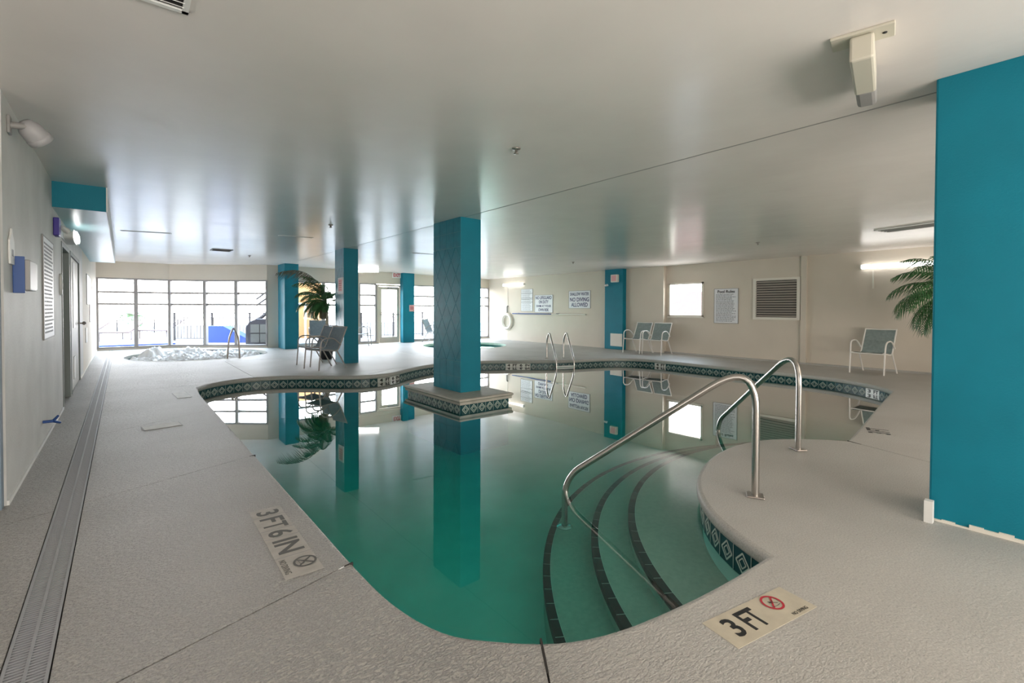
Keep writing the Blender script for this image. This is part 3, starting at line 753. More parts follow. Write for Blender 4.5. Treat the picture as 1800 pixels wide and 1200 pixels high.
# ------------------------------------------------------------------ chairs
def chair(frame, sling):
    e = empty('patio_chair')
    W2 = .29
    for s in (-1, 1):
        q = MB(); q.tube([(s*W2, -.30, 0), (s*W2, -.265, .40)], .014, 8); q.obj('leg', frame, e)
        q = MB(); q.tube([(s*W2, .33, 0), (s*W2*.97, .10, .40)], .014, 8); q.obj('leg', frame, e)
        q = MB(); q.tube(smooth([(s*W2, -.265, .40), (s*(W2+.01), -.25, .64), (s*(W2+.01), .02, .66), (s*W2, .20, .50)], .11, 6), .014, 8); q.obj('armrest', frame, e)
        q = MB(); q.tube(smooth([(s*.265, -.27, .42), (s*.265, .14, .37), (s*.265, .36, .88)], .08, 5), .013, 8); q.obj('side_rail', frame, e)
    q = MB(); q.tube([(-.29, -.265, .405), (.29, -.265, .405)], .013, 8); q.obj('cross_bar', frame, e)
    q = MB(); q.tube([(-.265, .355, .87), (.265, .355, .87)], .012, 8); q.obj('cross_bar', frame, e)
    q = MB(); q.tube([(-.28, .10, .385), (.28, .10, .385)], .012, 8); q.obj('cross_bar', frame, e)
    pr_ = smooth([(0, -.26, .432), (0, .0, .395), (0, .15, .395), (0, .35, .865)], .09, 5)
    q = MB(); vs = []
    for p in pr_:
        for xx in (-.255, 0, .255): vs.append((xx, p.y, p.z-(.012 if xx == 0 else 0)))
    for p in pr_:
        for xx in (-.255, 0, .255): vs.append((xx, p.y+.004, p.z-(.012 if xx == 0 else 0)-.006))
    k = len(pr_); fs = []
    for i in range(k-1):
        for j in range(2):
            a = i*3+j; fs.append((a, a+1, a+4, a+3)); b = 3*k+a; fs.append((b, b+3, b+4, b+1))
    q.add(vs, fs, 0, True); q.obj('sling', sling, e)
    return e
def dup(root):
    r = root.copy(); COL.objects.link(r)
    for c in list(root.children):
        o = c.copy(); COL.objects.link(o); o.parent = r
    return r
cw = chair('chair_white', 'sling'); cg = chair('chair_grey', 'sling_blue')
def place(src, x, y, face, label, grp, used=set()):
    o = src if src.name not in used else dup(src); used.add(src.name); used.add(o.name)
    o.location = (x, y, 0); o.rotation_euler = (0, 0, atan2(face[1], face[0])+pi/2)
    tag(o, label, 'chair', grp)
place(cw, 11.62, 2.70, (-1, .12), 'white-framed sling patio chair alone on the right by the palm', 'white patio chairs along the right wall')
place(cw, 11.62, 8.32, (-1, .02), 'white-framed sling chair of the wall pair, in front of the teal pilaster', 'white patio chairs along the right wall')
place(cw, 11.66, 7.70, (-1, -.08), 'white-framed sling chair of the wall pair, on the side of the square window', 'white patio chairs along the right wall')
place(cg, 3.36, 10.99, (-1, -.22), 'blue-grey sling chair touching the tiled pillar, farther one of the pair', 'grey patio chairs around the tiled pillar and windows')
place(cg, 3.30, 10.22, (-1, -.22), 'blue-grey sling chair by the tiled pillar, nearer one of the pair', 'grey patio chairs around the tiled pillar and windows')
place(cg, 4.85, 15.55, (-.25, -1), 'grey sling chair facing the pool between two pillars, before the orange building', 'grey patio chairs around the tiled pillar and windows')
place(cg, 6.30, 15.75, (.9, -.55), 'grey sling chair by the window just left of the exit door', 'grey patio chairs around the tiled pillar and windows')
place(cg, 9.12, 15.75, (.6, -.8), 'grey sling chair by the window right of the exit door', 'grey patio chairs around the tiled pillar and windows')

# ------------------------------------------------------------------ palms
def palm(x, y, zc, fr, label, seed, spread=1.0, mt='frond'):
    random.seed(seed)
    e = empty('potted_palm', (x, y, 0), 0, label, 'palm', None)
    q = MB(); q.lathe([(0, .0), (.13, .0), (.17, .26), (.185, .28), (.165, .28), (.15, .24), (0, .24)], n=20); q.obj('pot', 'pot', e)
    q = MB(); P = []; R = []
    for i in range(23):
        t = i/22; P.append((.03*sin(3*t), .02*sin(2*t), .24+(zc-.24)*t)); R.append((.05-.02*t)*(1.12 if i % 2 else .95))
    q.tube(P, R, 10); q.obj('trunk', 'trunk', e)
    ends = Vector(P[-1])
    for (az, el, L, mt_) in fr:
        a = radians(az); q = MB(); N = 13; pts = []
        h = Vector((cos(a), sin(a), 0)); th = radians(el); p = ends.copy()
        for i in range(N+1):
            pts.append(p.copy()); dth = radians(112)*(1.0/N)
            p = p+(h*cos(th)+Vector((0, 0, 1))*sin(th))*(L/N); th -= dth*(.45+i/N*1.0)
        q.tube(pts, [.008-.0055*i/N for i in range(N+1)], 5)
        side = h.cross(Vector((0, 0, 1)))
        for i in range(2, N+1):
            for sub in (0, .5):
                if i == N and sub: continue
                c = pts[i] if not sub else (pts[i]+pts[i+1])/2
                tdir = (pts[min(i+1, N)]-pts[i-1]).normalized(); t = (i+sub)/N
                ln = L*.36*sin(pi*min(.97, .12+t*.86))**.7*random.uniform(.85, 1.1)
                for s in (-1, 1):
                    dl = (side*s*.85+tdir*.75+Vector((0, 0, -.38))).normalized(); w = tdir.cross(dl).cross(dl).normalized()*.011
                    m1 = c+dl*ln*.45+Vector((0, 0, .015)); tip = c+dl*ln+Vector((0, 0, -.10*ln*3))
                    q.add([c-w*.4, c+w*.4, m1+w, m1-w, tip], [(0, 1, 2, 3), (3, 2, 4)])
        q.obj('frond', mt_, e)
    return e
F = 'frond'; D = 'frond_dark'
palm(11.35, 1.35, 1.55, [(170, 60, 1.25, F), (150, 35, 1.25, F), (125, 15, 1.2, F), (105, 55, 1.15, F), (140, -8, 1.1, F), (85, 20, 1.15, F), (200, 30, 1.2, F), (230, 50, 1.1, F), (300, 45, 1.0, F), (30, 50, .8, F), (165, 5, 1.15, F), (120, 72, 1.2, F), (155, 78, 1.1, F), (95, -5, 1.0, F), (150, 58, 1.25, F), (135, 0, 1.1, F), (115, 35, 1.2, F), (145, 22, 1.2, F), (100, -20, .9, F)], 'palm with arching green fronds beside the right wall, half hidden by the large pillar', 5)
palm(3.93, 12.05, 1.42, [(168, 78, 1.30, D), (172, 70, 1.45, D), (150, 66, 1.0, F), (160, 20, .8, F), (190, 0, .65, F), (140, -10, .6, F), (210, 40, .7, F), (110, 65, .75, F), (60, 50, .7, F), (20, 60, .6, F), (330, 30, .5, F), (250, 10, .55, F), (180, -30, .55, F), (120, 25, .7, F), (165, -15, .6, F), (230, -30, .5, D), (185, 48, .85, F), (150, 5, .7, F), (200, -15, .6, F), (130, 40, .8, F), (90, 10, .6, F), (215, 15, .6, F), (175, 88, .9, F), (145, 82, .8, F), (260, 60, .6, F), (240, 78, .7, F)], 'palm with pale trunk in a dark pot behind the diamond-tiled pillar', 8)

# ------------------------------------------------------------------ signs on the right wall   (viewer looks towards +x : right = -y)
def wsign(y0, y1, z0, z1, label, name='wall_sign', cat='sign', th=.012, wallx=12.16, face='paper', edge='grey'):
    e = empty(name, (wallx, (y0+y1)/2, (z0+z1)/2), 0, label, cat)
    w, h = abs(y1-y0), z1-z0
    bxm('board', (-th, -w/2, -h/2), (-.0005, w/2, h/2), face, e)
    ew = .010
    q = MB()
    q.box((-th-.004, -w/2-ew, -h/2-ew), (-.001, -w/2, h/2+ew)); q.box((-th-.004, w/2, -h/2-ew), (-.001, w/2+ew, h/2+ew))
    q.box((-th-.004, -w/2, -h/2-ew), (-.001, w/2, -h/2)); q.box((-th-.004, -w/2, h/2), (-.001, w/2, h/2+ew))
    q.obj('frame', edge, e)
    return e, w, h, th
def wtext(e, s, zc, wd, ht, mt='navy', th=.012, bold=.004):
    return text('lettering', s, .2, mt, frame_basis((-th-.002, 0, zc), (0, -1, 0), (0, 0, 1)), e, width=wd, height=ht, bold=bold)
e, w, h, th = wsign(10.60, 11.58, 1.30, 1.89, 'white sign reading shallow water no diving allowed')
wtext(e, 'SHALLOW WATER', .19, .86, .11); wtext(e, 'NO DIVING', .0, .88, .14); wtext(e, 'ALLOWED', -.18, .76, .14)
e, w, h, th = wsign(12.40, 13.36, 1.14, 1.78, 'white sign reading no lifeguard on duty swim at your own risk')
wtext(e, 'NO LIFEGUARD', .225, .86, .12); wtext(e, 'ON DUTY', .07, .52, .12); wtext(e, 'SWIM AT YOUR', -.085, .80, .085); wtext(e, 'OWN RISK', -.225, .56, .11)
def printlines(e, w, z0, z1, n_, th, mt='greyink', seed=1, left=True, mirror=False, hgt=.35):
    random.seed(seed); q = MB(); st = (z1-z0)/n_
    for i in range(n_):
        z = z1-st*(i+.5); x = -w*.43
        end = w*.43*random.uniform(.55, 1.0)
        while x < end:
            l = random.uniform(.02, .075)*w/.6; x2 = min(x+l, end)
            a, b = (-x2, -x) if not mirror else (x, x2)
            if not mirror: q.box((-th-.0025, a, z-st*hgt/2), (-th-.0005, b, z+st*hgt/2))
            else: q.box((th+.0005, a, z-st*hgt/2), (th+.0025, b, z+st*hgt/2))
            x = x2+.012*w/.6
    o = q.obj('lettering', mt, e); o['kind'] = 'stuff'
e, w, h, th = wsign(13.50, 14.16, 1.19, 2.03, 'tall white notice sheet with ruled rows under the tube lamp', 'notice_board')
printlines(e, w, -.40, .40, 26, th, seed=4)
q = MB()
for z in (.26, .08, .03, -.08): q.box((-th-.003, -w/2, z-.005), (-th-.0005, w/2, z+.005))
q.obj('ruled_line', 'ink', e)
e, w, h, th = wsign(5.72, 6.35, .91, 1.81, 'white framed pool rules poster between the window and the louvre', 'rules_poster', 'poster', wallx=12.3)
wtext(e, 'Pool Rules', .38, .46, .075, 'ink'); printlines(e, w, -.42, .32, 22, th, seed=9, hgt=.5)

# pole + hook + ring buoy on the wall
po = empty('rescue_pole', (12.16, 12.6, 1.08), 0, 'long rescue pole on wall hooks, blue half and cream half', 'pole')
q = MB(); q.tube([(-.06, 2.05, .0), (-.06, -.2, .0)], .018, 10); q.obj('grip_section', 'blue', po)
q = MB(); q.tube([(-.06, -.2, .0), (-.06, -1.85, .0)], .022, 10); q.obj('cream_section', 'offwhite', po)
for y in (1.7, .0, -.55):
    q = MB(); q.tube(smooth([(0, y, .04), (-.09, y, -.03), (-.085, y, .03)], .03, 4), .006, 6); q.obj('hook', 'grey', po)
q = MB(); q.box((-.09, -.55, .0), (-.03, -.45, .035)); q.obj('clamp', 'grey', po)
rb = empty('ring_buoy', (12.16, 15.0, .76), 0, 'cream ring buoy with coiled rope hanging on the right wall', 'ring buoy')
q = MB(); q.tube([(-.07, .29*cos(t), .29*sin(t)) for t in [2*pi*i/32 for i in range(33)]], .05, 10, cap=False); q.obj('ring', 'offwhite', rb)
for k in range(5):
    rr = .36-.045*k; q = MB(); q.tube([(-.02-.02*k, rr*cos(t)+.01*sin(5*t+k), rr*sin(t)*1.05) for t in [2*pi*i/30 for i in range(31)]], .008, 5, cap=False); q.obj('rope', 'rope', rb)
q = MB(); q.tube(smooth([(-.0, 0, .62), (-.05, 0, .60), (-.05, 0, .36)], .03, 3), .03, 8); q.obj('hanger', 'grey', rb)
q = MB(); q.tube([(-.03, .0, -.4), (-.03, .03, -.6), (-.03, .0, -.74)], .006, 5); q.obj('rope_tail', 'rope', rb)
# conduit from lamp to buoy
q = MB(); q.tube([(12.15, 15.0, 1.42), (12.15, 15.0, 2.2)], .006, 6); tag(q.obj('conduit', 'rope'), 'thin vertical conduit above the ring buoy', 'conduit')
# tube lamps
def lampbar(loc, rz, L, label, h=.09, d=.09, lit=True, name='tube_lamp'):
    e = empty(name, loc, rz, label, 'lamp')
    q = MB(); q.box((-L/2, .0, -.02), (L/2, d*.5, .05)); q.obj('housing', 'white', e)
    q = MB(); N = 8; vs = []
    for xx in (-L/2+.01, L/2-.01):
        for i in range(N+1):
            t = pi*i/N; vs.append((xx, -.055*sin(t)+.005, .015+.045*cos(t)))
    n1_ = N+1
    q.add(vs, [(i, i+1, n1_+i+1, n1_+i) for i in range(N)]+[list(range(n1_))[::-1], [n1_+i for i in range(n1_)]], 0, True)
    q.obj('diffuser', 'lamp' if lit else 'lampdim', e)
    for s in (-1, 1): q = MB(); q.box((s*L/2-.01, -.045, -.03), (s*L/2+.01, d*.5, .06)); q.obj('end_cap', 'white', e)
    return e
lampbar((12.25, 2.43, 2.17), -pi/2, 1.30, 'long lit tube lamp high on the right wall before the palm')
lampbar((12.11, 14.6, 2.22), -pi/2, 1.30, 'lit tube lamp above the ring buoy')
lampbar((6.35, 15.75, 2.53), radians(-38), 1.15, 'lit tube lamp under the ceiling left of the exit sign')
bxm_ = bx('lamp_cord', (12.288, 2.86, 1.72), (12.299, 2.89, 2.10), 'offwhite'); tag(bxm_, 'short pale cable cover under the right wall lamp', 'cable')
# boxes on the teal pilaster
e = empty('wall_speaker', (12.0, 9.42, 2.23), 0, 'small white speaker box high on the teal pilaster', 'speaker')
q = MB(); q.box((-.10, -.13, -.12), (0, .13, .12)); q.obj('body', 'offwhite', e, .015); q = MB(); q.box((-.105, -.09, -.09), (-.1, .09, .09)); q.obj('grille', 'pinksign', e)
e = empty('outlet_panel', (12.0, 9.38, .30), 0, 'cream access panel low on the teal pilaster behind the chair', 'panel')
q = MB(); q.box((-.02, -.23, -.20), (0, .23, .20)); q.obj('cover', 'offwhite', e, .008)
q = MB(); q.box((-.026, -.19, -.16), (-.02, .19, .16)); q.obj('inner_lid', 'offwhite', e)
e = empty('wall_camera', (12.0, 9.72, 2.02), 0, 'tiny white camera on the teal pilaster', 'camera')
q = MB(); q.tube([(0, 0, 0), (-.09, .0, .0)], .012, 6); q.obj('arm', 'white', e); q = MB(); q.tube([(-.09, .06, .0), (-.09, -.05, .01)], [.03, .035], 8); q.obj('body', 'white', e)
# pink notices
e = empty('notice_plaque', (3.918, 10.97, 1.79), 0, 'pink and white notice on the diamond-tiled pillar', 'sign')
bxm('board', (-.02, -.16, -.19), (-.003, .16, .19), 'paper', e); bxm('print', (-.022, -.11, -.13), (-.0195, .11, .15), 'pinksign', e)
q = MB()
for i in range(5): q.box((-.0235, -.09, -.10+i*.05), (-.0215, .09, -.085+i*.05))
q.obj('lettering', 'red', e)['kind'] = 'stuff'
e = empty('notice_plaque', (8.38, 16.078, 1.28), 0, 'small pink notice on the slim teal pillar by the exit door', 'sign')
bxm('board', (-.10, -.015, -.12), (.12, -.001, .12), 'pinksign', e); q = MB(); q.box((-.05, -.018, -.06), (-.02, -.0145, .07)); q.box((.02, -.018, -.06), (.05, -.0145, .07)); q.obj('lettering', 'red', e)
# exit sign
e = empty('exit_sign', (7.86, 16.29, 2.50), 0, 'red lettered EXIT sign beside the slim teal pillar', 'sign')
q = MB(); q.box((-.16, -.05, -.10), (.16, .02, .10)); q.obj('body', 'white', e)
text('lettering', 'EXIT', .15, 'red', frame_basis((0, -.053, 0), (1, 0, 0), (0, 0, 1)), e, width=.27, height=.13, bold=.006)

# ------------------------------------------------------------------ left wall things  (viewer sees it from +x : right = +y)
def lsign(y0, y1, z0, z1, label, name, n_, seed):
    e = empty(name, (X0, (y0+y1)/2, (z0+z1)/2), 0, label, 'sign'); w, h = y1-y0, z1-z0
    bxm('board', (.0005, -w/2, -h/2), (.010, w/2, h/2), 'paper', e)
    q = MB(); ew = .012
    for a, b in (((.0005, -w/2-ew, -h/2-ew), (.012, -w/2, h/2+ew)), ((.0005, w/2, -h/2-ew), (.012, w/2+ew, h/2+ew)), ((.0005, -w/2, -h/2-ew), (.012, w/2, -h/2)), ((.0005, -w/2, h/2), (.012, w/2, h/2+ew))): q.box(a, b)
    q.obj('frame', 'grey', e)
    if n_: printlines(e, w, -h*.46, h*.46, n_, .010, seed=seed, mirror=True, hgt=.45)
    return e
lsign(6.28, 7.15, .97, 1.95, 'large white rules board with dense print on the grey left wall', 'rules_board', 24, 2)
lsign(13.5, 14.6, 1.35, 1.98, 'white notice on the far left wall beyond the doors', 'wall_notice', 0, 3)
lsign(14.62, 15.3, .95, 1.95, 'second white notice on the far left wall, taller one', 'wall_notice', 0, 3)
bxm_ = bx('wall_plate', (X0, 13.0, .55), (X0+.012, 13.35, .85), 'white'); tag(bxm_, 'small white plate low on the far left wall', 'plate')
e = empty('thermostat', (X0, 7.92, 1.55), 0, 'small white oval unit beside the dark recessed door', 'switch')
q = MB(); q.lathe([(0, 0), (.07, 0), (.065, .02), (0, .03)], n=16, mtx=rots(0, pi/2, 0)@Matrix.Diagonal((1.9, 1, 1, 1))); q.obj('cover', 'white', e)
e = empty('wall_notice', (X0, 8.1, 2.17), 0, 'narrow white sign plate above the dark recessed door', 'sign'); bxm('board', (.001, -.05, -.03), (.012, .75, .05), 'paper', e)
# emblem tag and blue/steel box
e = empty('emblem_plaque', (X0, 4.62, 1.66), 0, 'white crown-topped plaque on the left wall above the blue box', 'plaque')
q = MB(); pts = [(-.07, -.10), (.07, -.10), (.085, -.02), (.08, .06), (.03, .10), (.0, .145), (-.03, .10), (-.08, .06), (-.085, -.02)]
q.prism(pts, 0, .012, mtx=frame_basis((.001, 0, 0), (0, 1, 0), (0, 0, 1))); q.obj('board', 'white', e, .003)
q = MB(); q.box((.013, -.03, -.045), (.015, -.004, .0)); q.box((.013, .004, -.045), (.015, .03, .0)); q.obj('emblem', 'greyink', e)
e = empty('wall_dispenser', (X0, 4.78, 1.50), 0, 'steel dispenser box with a dark blue side on the left wall', 'dispenser')
q = MB(); q.box((0, -.06, -.11), (.085, .26, .105)); q.obj('body', 'greysteel', e, .008)
q = MB(); q.box((0, -.075, -.13), (.060, -.06, .125)); q.obj('side_panel', 'blue', e, .004)
q = MB(); q.box((.0, .26, -.10), (.08, .36, .10)); q.obj('hood', 'white', e, .006)
# blue hose bib
e = empty('hose_bib', (X0, 6.18, .20), 0, 'blue two-armed hose tap low on the grey left wall', 'tap')
q = MB(); q.tube([(0, 0, 0), (.07, .0, 0)], .014, 8); q.tube([(.07, 0, 0), (.10, .06, .035)], [.014, .010], 8); q.tube([(.07, 0, 0), (.115, .05, -.03)], [.014, .010], 8); q.obj('body', 'blue', e)
# flood light at top left
e = empty('wall_floodlight', (X0, 4.60, 2.49), 0, 'round grey floodlight on a bracket at the top of the left wall', 'lamp')
q = MB(); q.box((0, -.05, -.07), (.02, .05, .07)); q.obj('bracket', 'grey', e, .006)
q = MB(); q.tube([(.01, 0, .0), (.10, .02, .015), (.14, .05, .0)], [.028, .026, .03], 10); q.obj('arm', 'grey', e)
ax = Vector((.55, .55, -.62)).normalized(); mt_ = ax.to_track_quat('Z', 'Y').to_matrix().to_4x4(); mt_.translation = (.13, .08, .0)
q = MB(); q.lathe([(0, -.09), (.05, -.08), (.078, -.03), (.085, .03), (.085, .05)], n=20, mtx=mt_); q.obj('shell', 'lilac', e)
q = MB(); q.lathe([(.085, .05), (.09, .055), (.09, .095), (.078, .10), (.076, .07), (0, .065)], n=20, mtx=mt_); q.obj('rim', 'lilac', e)
e.scale = (.84, .84, .84)
# emergency light + oblong lamp over the doors
e = empty('emergency_light', (X0, 7.35, 2.17), 0, 'violet box with small twin heads beside the soffit', 'lamp')
q = MB(); q.box((0, -.08, -.10), (.05, .12, .10)); q.obj('body', 'violet', e, .008)
for k in (0, 1): q = MB(); q.tube([(.05+.01*k, .16+.1*k, .03), (.09, .24+.1*k, .0)], [.02, .032], 8); q.obj('head', 'white', e)
e = empty('bulkhead_lamp', (X0, 8.75, 2.22), 0, 'oblong lit bulkhead lamp above the left doors', 'lamp')
q = MB(); N = 20; pts = [(.40*(abs(cos(t))**.6)*(1 if cos(t) > 0 else -1), .085*(abs(sin(t))**.8)*(1 if sin(t) > 0 else -1)) for t in [2*pi*i/N for i in range(N)]]
mb_ = frame_basis((.0, 0, 0), (0, 1, 0), (0, 0, 1)); q.prism(pts, 0, .10, mtx=mb_); q.obj('housing', 'white', e)
q = MB(); q.prism([(x*.9, y*.8) for x, y in pts], .10, .13, mtx=mb_); q.obj('diffuser', 'lamp', e, .01)

# ------------------------------------------------------------------ deck markers
def decktile(corner0, rightv, w, h, label, rows_, name='depth_marker', face='tile_white', dark='ink', circ=None, small=None, circol='red', grid=None):
    r = Vector(rightv).normalized(); u = Vector((-r.y, r.x))
    e = empty(name, (corner0[0], corner0[1], 0), atan2(r.y, r.x), label, 'depth marker')
    bxm('plate', (-w/2, -h/2, .0003), (w/2, h/2, .0014), face, e)
    for s, x, wd, ht in rows_: text('lettering', s, .1, dark, frame_basis((x, .004, .0020), (1, 0, 0), (0, 1, 0)), e, ext=.0004, width=wd, height=ht, bold=.002)
    if circ:
        cx_, cy_, rr = circ; q = MB(); N = 28; vs = []
        for t in [2*pi*i/N for i in range(N)]: vs += [(cx_+rr*cos(t), cy_+rr*sin(t), .0042), (cx_+rr*.80*cos(t), cy_+rr*.80*sin(t), .0042)]
        q.add(vs, [(2*i, 2*((i+1) % N), 2*((i+1) % N)+1, 2*i+1) for i in range(N)])
        for sg in (-1, 1) if circol != 'red' else (1,):
            q.prism([(-rr*.85, -.004), (rr*.85, -.004), (rr*.85, .004), (-rr*.85, .004)], .0033, .0043, mtx=rots(0, 0, sg*pi/4, (cx_, cy_, 0)))
        q.obj('no_diving_ring', circol, e)
        q = MB()   # diving figure
        for a_, b_, w_ in (((-.3, .25), (.05, .0), .10), ((.05, 0), (.45, -.25), .07), ((-.3, .25), (-.1, -.15), .06), ((.05, 0), (.3, .3), .05), ((-.5, -.45), (.0, -.5), .05), ((0, -.5), (.5, -.42), .05)):
            a2 = Vector(a_)*rr; b2 = Vector(b_)*rr; dd = (b2-a2).normalized(); nn = Vector((-dd.y, dd.x))*w_*rr/2
            q.add([(cx_+p.x, cy_+p.y, .0045) for p in (a2+nn, a2-nn, b2-nn, b2+nn)], [(0, 1, 2, 3)])
        q.obj('diver_figure', dark, e)
    if small: text('lettering', 'NO DIVING', .03, dark, frame_basis((small[0], small[1], .0020), (1, 0, 0), (0, 1, 0)), e, ext=.0004, width=small[2], height=small[3])
    if grid:
        q = MB()
        for x in grid: q.box((x-.0015, -h/2, .003), (x+.0015, h/2, .0036))
        q.obj('tile_joint', 'greyink', e)
    return e
decktile((2.04, .84), (.48, -.09), .52, .165, 'cream depth marker reading 3 FT with red no diving symbol', [('3', -.17, .055, .105), ('F', -.085, .045, .11), ('T', -.035, .06, .11)], circ=(.115, .025, .048), small=(.17, -.062, .10, .016), face=mat('cream_marker', (.52, .47, .37), .5, mott=(12, .1)))
decktile((.675, 2.82), (-.02, -1), .93, .175, 'worn grey depth marker reading 3 FT 6 IN beside the pool', [('3', -.385, .07, .125), ('F', -.265, .075, .125), ('T', -.175, .08, .125), ('6', -.055, .085, .125), ('IN', .12, .17, .125)], circ=(.345, .03, .055), small=(.345, -.062, .15, .03), circol='wornink', dark='wornink', face=mat('worn_grey_marker', (.46, .44, .41), .6, mott=(15, .1)), grid=(-.33, -.115, .0, .245))
decktile((6.10, 1.36), (.9, .30), .34, .24, 'faint depth marker reading 3 FT beyond the steps', [('3', -.10, .07, .19), ('FT', .05, .15, .19)], face='deck')
# skimmer lids and plates in the deck
def lid(x, y, w, h, rz, label):
    e = empty('deck_lid', (x, y, 0), rz, label, 'lid'); bxm('lid', (-w/2, -h/2, .0005), (w/2, h/2, .004), M['lidface'], e)
    q = MB(); g = .008
    for a, b in (((-w/2-g, -h/2-g, 0), (w/2+g, -h/2, .003)), ((-w/2-g, h/2, 0), (w/2+g, h/2+g, .003)), ((-w/2-g, -h/2, 0), (-w/2, h/2, .003)), ((w/2, -h/2, 0), (w/2+g, h/2, .003))): q.box(a, b)
    q.obj('rim', 'grey', e)
lid(.32, 6.30, .32, .22, .1, 'rectangular deck lid beside the left deck joint')
lid(.66, 8.35, .16, .55, .05, 'small pale deck plate near the far left pool corner')
lid(5.05, .42, .12, .2, 0, 'small white deck plate next to the large pillar')
o = bx('edge_guard', (3.70, .56, 0), (3.745, .60, .13), 'white'); tag(o, 'short white upright strip at the foot of the large pillar', 'trim strip')

# ------------------------------------------------------------------ ceiling things
def louver(loc, w, h, rz, label, n_=6, name='ceiling_vent', mt='white', slmt='white'):
    e = empty(name, loc, rz, label, 'vent')
    for a, b in (((-w/2, -h/2, -.014), (-w/2+.025, h/2, 0)), ((w/2-.025, -h/2, -.014), (w/2, h/2, 0)), ((-w/2, -h/2, -.014), (w/2, -h/2+.025, 0)), ((-w/2, h/2-.025, -.014), (w/2, h/2, 0))): bxm('frame', a, b, mt, e)
    bxm('backing', (-w/2+.02, -h/2+.02, -.004), (w/2-.02, h/2-.02, -.0005), 'dark', e)
    for i in range(n_):
        y = -h/2+.03+(h-.06)*(i+.5)/n_; q = MB(); q.box((-w/2+.02, -.012, -.001), (w/2-.02, .012, .001), mtx=rots(radians(35), 0, 0, (0, y, -.009))); q.obj('slat', slmt, e)
louver((.05, 2.49, 2.65), .40, .40, 0, 'white slatted ceiling vent at the top edge of the frame', 9)
louver((1.84, 13.1, 2.65), .42, .42, 0, 'dark square ceiling vent above the spa', 5, slmt='grey', mt='grey')
louver((9.5, 1.72, cz(9.5)-.001), .9, .4, radians(75), 'dark open ceiling vent near the large pillar', 4, slmt='grey')
def sprink(x, y, label):
    e = empty('sprinkler', (x, y, cz(x)), 0, label, 'sprinkler', 'ceiling sprinkler heads')
    q = MB(); q.lathe([(0, -.001), (.04, -.001), (.036, -.01), (.012, -.012), (.010, -.04), (0, -.04)], n=14); q.obj('body', 'steel_dark', e)
    q = MB(); q.lathe([(0, -.048), (.022, -.048), (.022, -.044), (0, -.044)], n=12); q.tube([(.012, 0, -.012), (.016, 0, -.046)], .002, 4); q.tube([(-.012, 0, -.012), (-.016, 0, -.046)], .002, 4); q.obj('deflector', 'steel_dark', e)
sprink(2.63, 3.14, 'sprinkler head on the ceiling just in front of the pool pillar')
sprink(2.68, 7.98, 'sprinkler head on the ceiling above the left pool corner')
sprink(9.5, 4.05, 'small sprinkler head on the ceiling nearest the wall louvre')
sprink(9.6, 9.0, 'small sprinkler head on the ceiling nearest the no diving allowed sign')
sprink(2.6, 14.0, 'sprinkler head on the ceiling over the spa')
for x, y, L, rz, lb in ((.36, 10.9, .75, -.25, 'thin ceiling slot vent near the soffit'), (2.6, 9.7, .62, -.2, 'thin ceiling slot vent between the left pool corner and the tiled pillar'), (5.75, 10.4, .6, -.2, 'thin ceiling slot vent behind the pool pillar')):
    e = empty('slot_vent', (x, y, cz(x)), rz, lb, 'vent'); bxm('frame', (-L/2, -.03, -.006), (L/2, .03, 0), 'white', e); bxm('slot', (-L/2+.02, -.015, -.008), (L/2-.02, .015, -.005), 'grey', e)
# fluorescent box at upper right
e = empty('ceiling_lamp', (2.86, .73, 2.65), atan2(.18, .86), 'unlit cream box lamp bracketed under the ceiling at upper right', 'lamp')
q = MB(); q.box((-.04, -.13, -.015), (.10, .13, 0)); q.obj('mounting_plate', 'housing', e, .004)
q = MB(); q.box((-.02, -.05, -.14), (.46, .05, -.015)); q.obj('housing', 'housing', e, .012)
q = MB(); q.box((.46, -.048, -.135), (.70, .048, -.03)); q.obj('diffuser', 'grey', e, .02)
q = MB(); q.lathe([(0, -.018), (.010, -.018), (.010, -.014)], (.03, -.09, 0), 8); q.obj('screw', 'dark', e)

# ------------------------------------------------------------------ outside
struct(bx('floor_terrace', (-14, 16.9, -.10), (26, 42, -.03), 'outpave'), 'bright terrace paving outside')
def rail_out(a, b, z0, h, label, mt='white', sp_=.13):
    a = Vector(a); b = Vector(b); L = (b-a).length
    e = empty('railing', (a.x, a.y, z0), atan2(b.y-a.y, b.x-a.x), label, 'railing')
    bxm('top_rail', (0, -.03, h-.04), (L, .03, h), 'bronze', e); bxm('lower_rail', (0, -.015, h-.22), (L, .015, h-.19), mt, e); bxm('bottom_rail', (0, -.015, .08), (L, .015, .11), mt, e)
    x = 0
    while x <= L+.01:
        bxm('post', (x-.03, -.03, 0), (x+.03, .03, h), 'bronze', e); x += 1.5
    x = sp_; first = None
    while x < L:
        if first is None: q = MB(); q.box((-.01, -.01, .11), (.01, .01, h-.2)); first = q.obj('picket', mt, e); o = first
        else: o = first.copy(); COL.objects.link(o)
        o.location = (x, 0, 0); x += sp_
    return e
rail_out((1.6, 23.0), (5.2, 20.0), -.03, 1.12, 'picket railing outside the middle bay windows', 'bronze')
rail_out((-3.2, 31), (2.6, 31), -.45, 1.10, 'far terrace railing seen through the left bay windows', 'bronze', .2)
rail_out((6.6, 20.2), (15.8, 20.2), -.03, 1.12, 'picket railing outside the exit door', 'bronze', .16)
o = bx('terrace_border', (-3, 20.4, -.03), (1.45, 21.6, .03), 'poolblue'); tag(o, 'blue pool border on the terrace outside the left bay', 'pool border')
e = empty('water_slide', (3.2, 20.6, -.03), radians(-40), 'blue sloping slide outside the fourth bay window', 'slide')
